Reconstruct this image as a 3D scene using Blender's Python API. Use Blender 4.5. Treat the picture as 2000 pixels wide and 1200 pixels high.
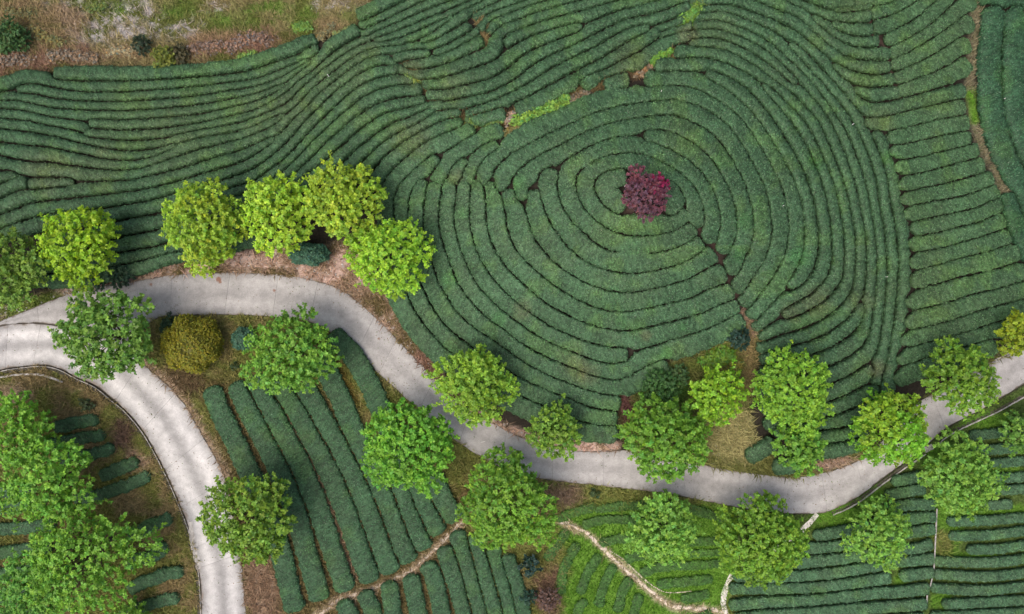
import bpy, math, random
import numpy as np
from mathutils import Vector, Matrix

R_ = math.radians
for o in list(bpy.data.objects):
    bpy.data.objects.remove(o)
scene = bpy.context.scene
C = scene.collection

# ------------------------------------------------------------------ camera, world, sun, exposure
CAM_H = 80.0            # drone height above the road, metres
PXM = 20.0              # photograph pixels per metre at road level
cam_d = bpy.data.cameras.new('camera')
cam = bpy.data.objects.new('camera', cam_d)
C.objects.link(cam)
cam.location = (0, 0, CAM_H)
cam.rotation_euler = (0, 0, 0)
cam_d.sensor_fit = 'HORIZONTAL'
cam_d.sensor_width = 36.0
cam_d.lens = 36.0 * CAM_H / 100.0
cam_d.clip_start = 0.5
cam_d.clip_end = 3000
scene.camera = cam

SUN_EL, SUN_AZ = R_(66), R_(230)      # compass azimuth, +Y is north (the top of the picture)
world = bpy.data.worlds.new('World')
scene.world = world
world.use_nodes = True
wn = world.node_tree
bg = wn.nodes['Background']
sky = wn.nodes.new('ShaderNodeTexSky')
sky.sky_type = 'NISHITA'
sky.sun_disc = False
sky.sun_elevation = SUN_EL
sky.sun_rotation = SUN_AZ
sky.air_density = 1.0
sky.dust_density = 6.0
sky.ozone_density = 1.0
wn.links.new(sky.outputs['Color'], bg.inputs['Color'])
bg.inputs['Strength'].default_value = 0.15

sun_d = bpy.data.lights.new('sun', 'SUN')
sun_d.energy = 1.3
sun_d.angle = R_(45)
sun_d.color = (1.0, 0.965, 0.90)
sun = bpy.data.objects.new('sun', sun_d)
C.objects.link(sun)
sd = Vector((math.sin(SUN_AZ) * math.cos(SUN_EL), math.cos(SUN_AZ) * math.cos(SUN_EL), math.sin(SUN_EL)))
sun.rotation_euler = sd.to_track_quat('Z', 'Y').to_euler()
sun.location = sd * 150

scene.view_settings.view_transform = 'Standard'
scene.view_settings.look = 'None'
scene.view_settings.gamma = 1.0
scene.view_settings.use_curve_mapping = False
scene.view_settings.exposure = 0.35
scene.render.engine = 'CYCLES'
scene.cycles.max_bounces = 6
scene.cycles.diffuse_bounces = 3
scene.cycles.glossy_bounces = 2
scene.cycles.transmission_bounces = 3
scene.cycles.transparent_max_bounces = 4

# ------------------------------------------------------------------ helpers
rng = np.random.default_rng(7)

def tag(o, label=None, cat=None, group=None, kind=None):
    if label: o['label'] = label
    if cat: o['category'] = cat
    if group: o['group'] = group
    if kind: o['kind'] = kind
    return o

def mesh_obj(name, verts, faces, mat, parent=None, col=None, smooth=True, attrs=None):
    """faces: list of arrays (n,3) / (n,4); col (nv,3)."""
    me = bpy.data.meshes.new(name)
    verts = np.asarray(verts, dtype=np.float32)
    fl = [np.asarray(f, dtype=np.int32) for f in faces if len(f)]
    loops = np.concatenate([f.ravel() for f in fl])
    sizes = np.concatenate([np.full(len(f), f.shape[1], dtype=np.int32) for f in fl])
    starts = np.concatenate([[0], np.cumsum(sizes)[:-1]]).astype(np.int32)
    me.vertices.add(len(verts)); me.vertices.foreach_set('co', verts.ravel())
    me.loops.add(len(loops)); me.loops.foreach_set('vertex_index', loops)
    me.polygons.add(len(sizes)); me.polygons.foreach_set('loop_start', starts)
    me.polygons.foreach_set('use_smooth', np.full(len(sizes), smooth))
    me.update(calc_edges=True)
    if col is not None:
        a = me.attributes.new('Col', 'FLOAT_COLOR', 'POINT')
        c4 = np.ones((len(verts), 4), dtype=np.float32); c4[:, :3] = col
        a.data.foreach_set('color', c4.ravel())
    if attrs:
        for k, vals in attrs.items():
            a = me.attributes.new(k, 'FLOAT', 'POINT')
            a.data.foreach_set('value', np.asarray(vals, dtype=np.float32))
    if mat: me.materials.append(mat)
    me.validate()
    o = bpy.data.objects.new(name, me)
    C.objects.link(o)
    if parent: o.parent = parent
    return o

def empty(name, loc):
    o = bpy.data.objects.new(name, None)
    o.empty_display_size = 0.3
    o.location = loc
    C.objects.link(o)
    return o

_lat = np.random.default_rng(11).random((5, 257, 257))
def vnoise(x, y, k=0):
    """value noise in 0..1"""
    L = _lat[k % 5]
    xi = np.floor(x).astype(int); yi = np.floor(y).astype(int)
    fx = x - xi; fy = y - yi
    fx = fx * fx * (3 - 2 * fx); fy = fy * fy * (3 - 2 * fy)
    xi &= 255; yi &= 255
    a = L[yi, xi]; b = L[yi, xi + 1]; c = L[yi + 1, xi]; d = L[yi + 1, xi + 1]
    return (a * (1 - fx) + b * fx) * (1 - fy) + (c * (1 - fx) + d * fx) * fy
def fbm(x, y, k=0, oct=4):
    s = 0; t = 0; a = 1.0; x = np.asarray(x, float); y = np.asarray(y, float)
    for i in range(oct):
        s = s + a * vnoise(x * 2 ** i + 31.7 * i + 500, y * 2 ** i + 17.3 * i + 500, k + i); t += a; a *= 0.55
    return s / t

def pts(s):
    return np.array([[float(a) for a in p.split()] for p in s.split(',')])

def catmull(P, step):
    """resample a polyline through P with a centripetal-ish Catmull-Rom, about every `step`"""
    P = np.asarray(P, float)
    if len(P) == 2:
        n = max(2, int(np.hypot(*(P[1] - P[0])) / step) + 1)
        return P[0] + (P[1] - P[0]) * np.linspace(0, 1, n)[:, None]
    Q = np.vstack([2 * P[0] - P[1], P, 2 * P[-1] - P[-2]])
    out = []
    for i in range(1, len(Q) - 2):
        p0, p1, p2, p3 = Q[i - 1:i + 3]
        n = max(2, int(np.hypot(*(p2 - p1)) / 1.5))
        t = np.linspace(0, 1, n, endpoint=False)[:, None]
        d1 = (p2 - p0) * 0.5; d2 = (p3 - p1) * 0.5
        L = np.hypot(*(p2 - p1))
        for d in (d1, d2):
            l = np.hypot(*d)
            if l > 1.2 * L: d *= 1.2 * L / l
        h00 = 2 * t**3 - 3 * t**2 + 1; h10 = t**3 - 2 * t**2 + t; h01 = -2 * t**3 + 3 * t**2; h11 = t**3 - t**2
        out.append(h00 * p1 + h10 * d1 + h01 * p2 + h11 * d2)
    out.append(P[-1:])
    D = np.vstack(out)
    s = np.concatenate([[0], np.cumsum(np.hypot(*np.diff(D, axis=0).T))])
    n = max(3, int(s[-1] / step) + 1)
    q = np.linspace(0, s[-1], n)
    return np.stack([np.interp(q, s, D[:, 0]), np.interp(q, s, D[:, 1])], 1)

# ------------------------------------------------------------------ terrain height (metres), a smooth surface through surveyed points
CTRL = np.array([
 (1262,378,9.5),(1262,300,8.7),(1262,470,8.2),(1180,378,8.8),(1350,378,8.4),(1450,380,6.5),(1560,390,4.2),(1680,400,1.9),(1770,430,.7),(1880,450,0),(2000,450,-.6),(2150,450,-1),
 (1262,200,6.6),(1262,120,5.0),(1262,0,3.4),(1262,-150,2.4),(1450,150,4.8),(1600,150,2.6),(1750,150,1.0),(1900,100,.2),(2100,100,-.5),(1500,20,3.1),(1900,-150,0),(1262,600,5.0),(1262,720,2.7),(1262,850,.5),(1262,920,0),
 (1050,378,6.7),(950,400,4.7),(850,430,2.8),(770,480,1.2),(1000,230,5.2),(900,560,2.6),(1050,650,2.8),(850,650,.7),(1000,780,.9),
 (1450,600,4.0),(1600,600,2.6),(1750,620,1.2),(1900,650,.8),(1600,800,1.2),(1480,800,1.3),
 (830,200,3.4),(700,200,1.8),(600,200,.2),(500,200,-1.2),(300,200,-2.2),(100,250,-2.5),(-150,250,-3),(700,60,.8),(850,60,2),(1000,40,2.6),(500,60,-2.8),(300,50,-4.5),(0,50,-5),(-150,50,-5.5),(300,-150,-6),(800,-150,.5),(300,350,-.8),(100,400,-1.2),(-150,450,-1.2),(500,380,.2),(650,340,1.4),(700,420,1.0),
 (0,660,0),(-150,680,0),(200,580,0),(400,570,0),(600,570,0),(750,660,0),(850,770,0),(1000,870,0),(1200,920,0),(1450,950,0),(1600,955,0),(1750,880,0),(1900,780,.3),(2100,690,.4),(300,780,-.1),(380,930,-.3),(430,1100,-.5),(440,1300,-.6),
 (570,800,-.4),(700,900,-.5),(700,1100,-1),(900,1150,-1.4),(600,1300,-1.2),(1150,1050,-1.2),(1300,1100,-1.6),(1300,1300,-2.4),(1600,1100,-1.8),(1750,1050,-1.8),(1900,950,-1.5),(2050,1100,-2.6),(1750,1300,-3),(2150,1300,-3.2),(2150,900,-1.6),
 (200,850,-1),(50,850,-1.2),(-150,950,-1.6),(200,1050,-1.8),(50,1150,-2.2),(300,1200,-1.5),(100,1350,-2.6)], float)
_cx = CTRL[:, :2] / 500.0
def _phi(d2): return 0.5 * d2 * np.log(d2 + 1e-9)
_n = len(_cx)
_A = np.zeros((_n + 3, _n + 3))
_A[:_n, :_n] = _phi(((_cx[:, None] - _cx[None]) ** 2).sum(-1)) + 0.004 * np.eye(_n)
_A[:_n, _n] = 1; _A[:_n, _n + 1:] = _cx; _A[_n, :_n] = 1; _A[_n + 1:, :_n] = _cx.T
_w = np.linalg.solve(_A, np.concatenate([CTRL[:, 2], np.zeros(3)]))
_GX = np.arange(-180, 2181, 10.0); _GY = np.arange(-180, 1381, 10.0)
_gx, _gy = np.meshgrid(_GX, _GY)
_gp = np.stack([_gx.ravel(), _gy.ravel()], 1) / 500.0
_GZ = (_phi(((_gp[:, None] - _cx[None]) ** 2).sum(-1)) @ _w[:_n] + _w[_n] + _gp @ _w[_n + 1:]).reshape(_gx.shape)
def height(u, v):
    u = np.clip(np.asarray(u, float), -179, 2179); v = np.clip(np.asarray(v, float), -179, 1379)
    x = (u + 180) / 10.0; y = (v + 180) / 10.0
    xi = np.minimum(x.astype(int), _GZ.shape[1] - 2); yi = np.minimum(y.astype(int), _GZ.shape[0] - 2)
    fx = x - xi; fy = y - yi
    return (_GZ[yi, xi] * (1 - fx) + _GZ[yi, xi + 1] * fx) * (1 - fy) + (_GZ[yi + 1, xi] * (1 - fx) + _GZ[yi + 1, xi + 1] * fx) * fy
def survey(u, v, h=0.0):
    """ground plan (survey sheet units of 5 cm) -> world position h metres above the terrain"""
    u = np.asarray(u, float); v = np.asarray(v, float)
    z = height(u, v) + h
    s = (CAM_H - z) / CAM_H / PXM
    return np.stack([(u - 1000) * s, (600 - v) * s, z + 0 * u], -1)

# ------------------------------------------------------------------ materials
def new_mat(name):
    m = bpy.data.materials.new(name); m.use_nodes = True
    nt = m.node_tree
    return m, nt, nt.nodes['Principled BSDF'], nt.nodes['Material Output']
def N(nt, typ, **kw):
    n = nt.nodes.new(typ)
    for k, v in kw.items(): setattr(n, k, v)
    return n
def noise(nt, scale, detail=4, rough=0.6, vec=None):
    n = N(nt, 'ShaderNodeTexNoise'); n.inputs['Scale'].default_value = scale
    n.inputs['Detail'].default_value = detail; n.inputs['Roughness'].default_value = rough
    if vec: nt.links.new(vec, n.inputs['Vector'])
    return n
def ramp(nt, src, lo, hi, a=0.0, b=1.0):
    r = N(nt, 'ShaderNodeMapRange'); nt.links.new(src, r.inputs['Value'])
    r.inputs['From Min'].default_value = lo; r.inputs['From Max'].default_value = hi
    r.inputs['To Min'].default_value = a; r.inputs['To Max'].default_value = b
    return r.outputs['Result']
def mix(nt, fac, a, b, mode='MIX'):
    m = N(nt, 'ShaderNodeMix', data_type='RGBA', blend_type=mode)
    if isinstance(fac, (int, float)): m.inputs['Factor'].default_value = fac
    else: nt.links.new(fac, m.inputs['Factor'])
    for s, v in (('A', a), ('B', b)):
        i = [q for q in m.inputs if q.name == s and q.type == 'RGBA'][0]
        if isinstance(v, tuple): i.default_value = (*v, 1)
        else: nt.links.new(v, i)
    return [q for q in m.outputs if q.type == 'RGBA'][0]
def scaled(nt, col, fac):
    """colour times a scalar socket"""
    v = N(nt, 'ShaderNodeVectorMath', operation='SCALE')
    nt.links.new(col, v.inputs[0]); nt.links.new(fac, v.inputs['Scale'])
    return v.outputs[0]
def bump(nt, src, strength, dist, bs):
    b = N(nt, 'ShaderNodeBump'); b.inputs['Strength'].default_value = strength; b.inputs['Distance'].default_value = dist
    nt.links.new(src, b.inputs['Height']); nt.links.new(b.outputs['Normal'], bs.inputs['Normal'])

def leaf_material(name, rough=0.5, transl=0.25, speck=(0.6, 1.4), speck_scale=9.0, spec=0.35):
    m, nt, bs, out = new_mat(name)
    at = N(nt, 'ShaderNodeAttribute', attribute_name='Col')
    geo = N(nt, 'ShaderNodeNewGeometry')
    n1 = noise(nt, speck_scale, 3, 0.7, geo.outputs['Position'])
    col = scaled(nt, at.outputs['Color'], ramp(nt, n1.outputs['Fac'], 0.3, 0.7, *speck))
    nt.links.new(col, bs.inputs['Base Color'])
    bs.inputs['Roughness'].default_value = rough
    bs.inputs['Specular IOR Level'].default_value = spec
    if transl > 0:
        tr = N(nt, 'ShaderNodeBsdfTranslucent'); nt.links.new(col, tr.inputs['Color'])
        ms = N(nt, 'ShaderNodeMixShader'); ms.inputs[0].default_value = transl
        nt.links.new(bs.outputs[0], ms.inputs[1]); nt.links.new(tr.outputs[0], ms.inputs[2])
        nt.links.new(ms.outputs[0], out.inputs['Surface'])
    return m
M_TEA = leaf_material('tea_leaves', 0.6, 0.12, (0.72, 1.28), 5.0, 0.18)
M_LEAF = leaf_material('tree_leaves', 0.45, 0.38, (0.85, 1.15), 4.0, 0.32)
M_SHRUB = leaf_material('shrub_leaves', 0.5, 0.2, (0.75, 1.25), 6.0, 0.3)
M_GRASS = leaf_material('grass_blades', 0.6, 0.25, (0.8, 1.2), 3.0, 0.2)

def ground_material():
    m, nt, bs, out = new_mat('ground_cover')
    at = N(nt, 'ShaderNodeAttribute', attribute_name='Col')
    geo = N(nt, 'ShaderNodeNewGeometry')
    n1 = noise(nt, 3.5, 8, 0.75, geo.outputs['Position'])
    n2 = noise(nt, 0.6, 5, 0.6, geo.outputs['Position'])
    c = scaled(nt, at.outputs['Color'], ramp(nt, n1.outputs['Fac'], 0.28, 0.72, 0.45, 1.6))
    c = scaled(nt, c, ramp(nt, n2.outputs['Fac'], 0.3, 0.7, 0.8, 1.2))
    nt.links.new(c, bs.inputs['Base Color'])
    bs.inputs['Roughness'].default_value = 0.95
    bs.inputs['Specular IOR Level'].default_value = 0.1
    bump(nt, n1.outputs['Fac'], 0.8, 0.12, bs)
    return m
M_GROUND = ground_material()

def concrete_material(name, base=(0.40, 0.375, 0.365), track=0.5):
    m, nt, bs, out = new_mat(name)
    geo = N(nt, 'ShaderNodeNewGeometry'); P = geo.outputs['Position']
    lat = N(nt, 'ShaderNodeAttribute', attribute_name='lat').outputs['Fac']
    tone = N(nt, 'ShaderNodeAttribute', attribute_name='tone').outputs['Fac']
    big = noise(nt, 0.25, 5, 0.6, P); mid = noise(nt, 1.3, 7, 0.7, P); fine = noise(nt, 14, 4, 0.7, P)
    col = mix(nt, ramp(nt, big.outputs['Fac'], 0.35, 0.65), tuple(b * 0.90 for b in base), tuple(min(.7, b * 1.10) for b in base))
    col = scaled(nt, col, ramp(nt, mid.outputs['Fac'], 0.3, 0.7, 0.78, 1.18))
    col = scaled(nt, col, ramp(nt, fine.outputs['Fac'], 0.3, 0.7, 0.80, 1.18))
    col = scaled(nt, col, tone)
    # wheel tracks worn along the lane
    w = N(nt, 'ShaderNodeMath', operation='COSINE')
    ml = N(nt, 'ShaderNodeMath', operation='MULTIPLY'); nt.links.new(lat, ml.inputs[0]); ml.inputs[1].default_value = 4 * math.pi
    nt.links.new(ml.outputs[0], w.inputs[0])
    col = scaled(nt, col, ramp(nt, w.outputs[0], -1, 1, 1.0 + 0.12 * track, 1.0 - 0.2 * track))
    # soil washed on to the edges
    e = N(nt, 'ShaderNodeMath', operation='SUBTRACT'); nt.links.new(lat, e.inputs[0]); e.inputs[1].default_value = 0.5
    e2 = N(nt, 'ShaderNodeMath', operation='ABSOLUTE'); nt.links.new(e.outputs[0], e2.inputs[0])
    dn = noise(nt, 1.1, 8, 0.72, P)
    ad = N(nt, 'ShaderNodeMath', operation='MULTIPLY_ADD'); nt.links.new(dn.outputs['Fac'], ad.inputs[0]); ad.inputs[1].default_value = 0.42
    nt.links.new(e2.outputs[0], ad.inputs[2])
    col = mix(nt, ramp(nt, ad.outputs[0], 0.675, 0.735, 0, 0.8), col, (0.20, 0.155, 0.12))
    # hairline cracks
    vo = N(nt, 'ShaderNodeTexVoronoi', feature='DISTANCE_TO_EDGE'); vo.inputs['Scale'].default_value = 0.28
    wv = N(nt, 'ShaderNodeVectorMath', operation='ADD'); nt.links.new(P, wv.inputs[0]); nt.links.new(mid.outputs['Color'], wv.inputs[1])
    nt.links.new(wv.outputs[0], vo.inputs['Vector'])
    col = mix(nt, ramp(nt, vo.outputs['Distance'], 0.0, 0.009, 0.22, 0), col, (0.13, 0.115, 0.105))
    # rust stains
    for sx, sy, sr in ((-28.62, 2.70, .26), (-28.45, 2.45, .16), (-23.2, 1.6, .14), (-13.0, -3.1, .12), (-35.2, 2.2, .14)):
        dv = N(nt, 'ShaderNodeVectorMath', operation='DISTANCE'); nt.links.new(P, dv.inputs[0]); dv.inputs[1].default_value = (sx, sy, 0.1)
        md = N(nt, 'ShaderNodeMath', operation='MULTIPLY_ADD'); nt.links.new(fine.outputs['Fac'], md.inputs[0]); md.inputs[1].default_value = .35; nt.links.new(dv.outputs['Value'], md.inputs[2])
        col = mix(nt, ramp(nt, md.outputs[0], sr + .10, sr + .22, .75, 0), col, (0.20, 0.075, 0.035))
    nt.links.new(col, bs.inputs['Base Color'])
    bs.inputs['Roughness'].default_value = 0.85
    bs.inputs['Specular IOR Level'].default_value = 0.25
    bump(nt, fine.outputs['Fac'], 0.3, 0.02, bs)
    return m
M_ROAD = concrete_material('road_concrete', (0.345, 0.328, 0.314), 0.6)
M_ROAD2 = concrete_material('side_road_concrete', (0.425, 0.408, 0.392), 1.5)

def plain_material(name, base, rough=0.85, nz=4.0, var=0.3):
    m, nt, bs, out = new_mat(name)
    geo = N(nt, 'ShaderNodeNewGeometry')
    n1 = noise(nt, nz, 6, 0.7, geo.outputs['Position'])
    v = N(nt, 'ShaderNodeRGB'); v.outputs[0].default_value = (*base, 1)
    nt.links.new(scaled(nt, v.outputs[0], ramp(nt, n1.outputs['Fac'], 0.3, 0.7, 1 - var, 1 + var)), bs.inputs['Base Color'])
    bs.inputs['Roughness'].default_value = rough
    bump(nt, n1.outputs['Fac'], 0.4, 0.02, bs)
    return m
M_KERB = plain_material('kerb_concrete', (0.36, 0.335, 0.305), 0.85, 2.2, 0.6)
M_DRAIN = plain_material('drain_floor', (0.07, 0.06, 0.045), 0.8, 3, 0.4)
M_BARK = plain_material('bark', (0.10, 0.075, 0.055), 0.9, 9, 0.4)
M_STAKE = plain_material('weathered_stake', (0.72, 0.70, 0.66), 0.6, 6, 0.1)
M_WHITE = plain_material('white_path_concrete', (0.60, 0.56, 0.50), 0.9, 2.0, 0.25)
M_DIRT = plain_material('path_dirt', (0.56, 0.47, 0.385), 0.95, 2.5, 0.35)
M_STONE = plain_material('pale_stone', (0.42, 0.39, 0.36), 0.9, 5, 0.35)
M_BASE = plain_material('road_bed', (0.10, 0.085, 0.07), 0.95, 4, 0.3)

# ------------------------------------------------------------------ the survey: hedge centre lines, road edges, trees
# block: (label pattern, group, widest half width, height, leaf colour, [centre lines])
UPPER = (0.071, 0.147, 0.070)
BLOCKS = []
BLOCKS.append(('{} tea hedge down from the dry bank on the left slope', 'tea hedges fanning over the left slope', 18, 1.0, UPPER, [
 '110 147,180 145,250 146,375 141,458 132,500 122,550 105,600 85,612 80',
 '0 167,25 160,50 152,100 158,150 167,200 168,250 167,375 158,458 149,500 141,550 123,583 112,613 92',
 '35 172,67 172,100 180,150 186,200 187,250 187,375 177,458 165,500 158,550 140,583 123,590 119',
 '0 187,25 187,67 193,100 200,150 204,200 205,250 205,375 195,458 181,500 172,550 153,583 133,600 122',
 '0 202,33 203,67 212,100 218,150 222,185 223,210 222',
 '218 223,250 223,375 213,458 197,500 186,542 171,546 168',
 '177 238,217 241,250 242,375 232,458 213,500 202,550 175,583 145,617 117,650 90,683 70,697 62',
 '0 220,50 225,100 236,150 245,163 250',
 '167 260,208 262,250 263,317 259,375 247,458 231,500 218,550 192,583 163,617 139,650 109,683 87,708 75,717 73',
 '0 240,50 245,100 255,133 262,167 272,210 280',
 '217 281,250 283,300 280,350 268,400 257,458 248,500 233,533 220,567 206,592 176,617 150,642 130,667 114,683 104,708 91,733 84,738 85',
 '0 262,50 268,100 275,133 283,167 291,200 298,250 303,280 301,310 293,335 284',
 '0 292,50 298,100 300,133 307,175 314,200 320,250 321,283 315,308 307,333 296,375 281,400 275,458 264,500 249,525 236,548 227',
 '0 316,50 330,100 333,150 338,200 341,250 340,292 332,325 322,367 312,400 301,458 283,500 268,533 255,550 237,567 222,592 200,617 175,642 157,667 135,692 116,717 103,738 98',
 '0 346,23 342',
 '0 372,25 358,47 356',
 '60 361,100 358,133 355',
 '0 403,25 393,50 383,83 377,125 373,167 370,208 366,250 362,283 355,325 347,367 335,400 325,433 315,467 306,492 293,510 283,527 273',
 '0 433,33 423,67 410,117 404,167 397,208 392,250 386,283 382,325 370,367 358,400 348,433 340,467 329,500 311,517 298,542 277,567 255,583 233,603 213,617 198,642 173,667 154,692 137,700 131,725 119,745 113,763 119',
 '0 460,33 447,67 437,108 428,160 424,217 418,250 411,283 405,317 397,367 382,417 367,450 356,483 345,500 337,525 320,550 300,570 280,592 253,617 228,642 204,667 180,692 161,700 155,733 141,767 132,773 132',
 '100 478,160 466,250 443,300 435,320 430,400 398,458 373,500 362,533 334,555 320,580 295,605 268,628 245,650 223,675 203,700 180,725 167,750 160,783 154,800 155',
 '100 508,200 487,250 476,300 465,330 455,400 425,470 391,500 378,540 352,563 333,580 317,600 298,617 280,637 263,658 242,683 220,715 199,733 189,750 182,783 175,817 173',
 '60 525,130 520,250 504,320 492,400 470,480 432,540 378,583 343,607 322,627 305,647 282,667 267,688 248,708 233,742 213,750 210,783 203,823 195',
 '80 545,150 545,260 522,330 500,420 485,500 462',
 '580 362,625 333,642 320,667 302,692 278,717 257,742 238,767 225,792 219,820 208,830 205',
 '640 360,683 322,700 303,725 285,750 265,775 248,800 238,825 223,842 213',
 '700 350,718 325,742 293,767 275,793 260,817 248,842 233,867 221,892 218',
 '732 360,737 343,755 323,775 303,800 282,825 265,850 252,875 245,897 237',
 ]))
BLOCKS.append(('{} tea hedge from the top left in the upper middle block', 'tea hedges of the upper middle block', 19, 1.0, UPPER, [
 '705 32,733 17,767 2,800 -14',
 '706 46,725 39,742 32,767 18,792 6,815 -6',
 '710 63,742 48,775 33,800 22,833 8,858 -1,880 -8',
 '728 67,758 55,792 42,825 27,858 13,892 1,915 -8',
 '738 75,767 67,800 55,833 41,867 29,900 13,915 6',
 '748 83,775 79,800 72,833 58,858 43,877 32',
 '827 77,850 65,875 48,900 28,925 15,945 2,965 -9',
 '748 94,775 93,800 87,833 86,858 79,883 68,908 57,915 52',
 '773 111,800 104,832 100',
 '853 101,875 93,900 78,925 63,930 61',
 '793 126,825 122,858 113,892 100,917 88,937 77',
 '930 29,953 18,987 7,1012 -2,1030 -8',
 '942 52,950 34,970 22,995 13,1020 5,1045 -4',
 '957 57,970 42,995 33,1020 22,1053 10,1087 2,1115 -6',
 '780 132,808 142,833 145,867 138,900 127,933 113,950 107,965 97,971 80,976 63,992 52,1020 43,1053 31,1087 20,1120 11,1153 3,1180 -4',
 '990 80,1020 64,1053 52,1087 43,1120 33,1150 28,1183 15,1217 6',
 '1226 4,1250 -2,1275 -9',
 '830 162,858 162,892 155,925 146,950 140,965 132,990 117,1012 97,1037 83,1070 70,1103 58,1131 51',
 '838 184,867 185,900 180,933 174,953 168,987 153,1012 133,1037 113,1070 97,1103 83,1137 67,1150 58,1183 43,1225 25,1267 14,1317 0,1345 -8',
 '842 203,867 205,900 201,920 196,953 189,987 175,1020 157,1045 140,1070 123,1103 105,1137 89,1150 84,1183 66,1217 48,1250 40,1283 35,1317 22,1342 9',
 '916 221,950 208,983 195,1017 180,1037 170,1070 150,1103 132,1137 117,1150 110,1183 92,1217 70,1250 54,1263 52',
 '1012 210,1050 193,1087 174,1128 152,1150 138,1183 123,1217 102,1250 83,1275 67,1283 62',
 '1140 160,1150 155,1183 142,1217 128,1250 115,1275 97,1308 76,1342 67,1362 67',
 '1186 160,1222 152',
 '1288 55,1317 45,1337 34',
 '1296 64,1317 56,1347 50',
 '915 232,945 227,980 219',
 ]))
BLOCKS.append(('{} tea hedge ring out from the purple tree on the hilltop', 'ring hedges round the hilltop', 24, .75, UPPER, [
 '1216 340,1186 350,1180 368,1196 392,1214 405',
 '1308 360,1322 378,1324 400,1310 412',
 '1361 438,1360 415,1355 395,1345 375,1330 358,1310 342,1287 328,1258 318,1233 315,1208 317,1183 321,1160 333,1146 345,1141 365,1148 387,1163 408,1183 425,1217 438,1250 443,1283 441,1317 431,1338 419',
 '1385 468,1388 450,1390 425,1388 405,1383 387,1372 362,1350 337,1330 322,1305 308,1272 292,1238 283,1197 285,1163 297,1142 311,1117 323,1108 347,1110 372,1117 397,1130 418,1150 438,1175 457,1192 468,1225 478,1267 478,1300 473,1333 462,1351 448',
 '1412 488,1418 472,1423 450,1423 420,1415 390,1403 360,1385 333,1372 316,1347 295,1322 280,1297 270,1266 264',
 '1430 530,1437 497,1450 475,1455 450,1453 420,1447 390,1437 360,1422 332,1413 315,1397 293,1375 273,1348 257,1322 245,1297 240,1263 242,1230 248,1197 254,1163 265,1130 279,1105 295,1083 306,1050 322,1030 342,1018 362,1021 384',
 '1074 336,1070 363,1073 388,1083 413,1097 435,1113 455,1133 475,1150 492,1167 502,1200 512,1242 515,1283 510,1317 502,1342 492,1367 476',
 '1440 565,1457 537,1474 507,1485 480,1490 453,1488 420,1483 387,1473 358,1458 330,1445 303,1428 278,1408 253,1383 233,1350 217,1313 208,1272 212,1230 218,1197 225,1163 235,1130 249,1092 267,1058 284,1033 298,1008 312,993 329,980 347,977 366',
 '1040 378,1048 413,1058 438,1070 463,1092 493,1117 515,1150 534,1175 543,1208 551,1250 552,1292 543,1325 533,1358 518,1388 494',
 '1455 592,1473 567,1493 537,1510 508,1520 480,1524 453,1523 420,1517 387,1508 358,1497 335,1483 310,1470 287,1453 260,1433 235,1408 215,1383 200,1350 188,1322 182,1297 182,1263 185,1230 190,1197 195,1163 205,1130 219,1108 230,1067 247,1033 263,1008 278,980 294,958 313,946 333,944 355',
 '993 377,1005 410,1010 433,1017 458,1027 481,1050 509,1075 531,1108 553,1142 572,1180 586,1225 590,1267 583,1308 574,1350 561,1383 545,1413 536',
 '1470 617,1477 607,1497 583,1517 560,1533 533,1546 510,1553 487,1556 453,1554 420,1550 387,1540 358,1527 333,1515 310,1500 283,1483 257,1458 225,1433 202,1400 180,1367 159,1333 152,1300 153,1267 157',
 '956 362,967 397,968 430,975 463,988 490,1010 517,1037 541,1063 563,1092 585,1125 603,1160 618,1192 626,1233 627,1275 618,1317 609,1350 602,1383 586,1417 573,1428 571',
 ]))
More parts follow.
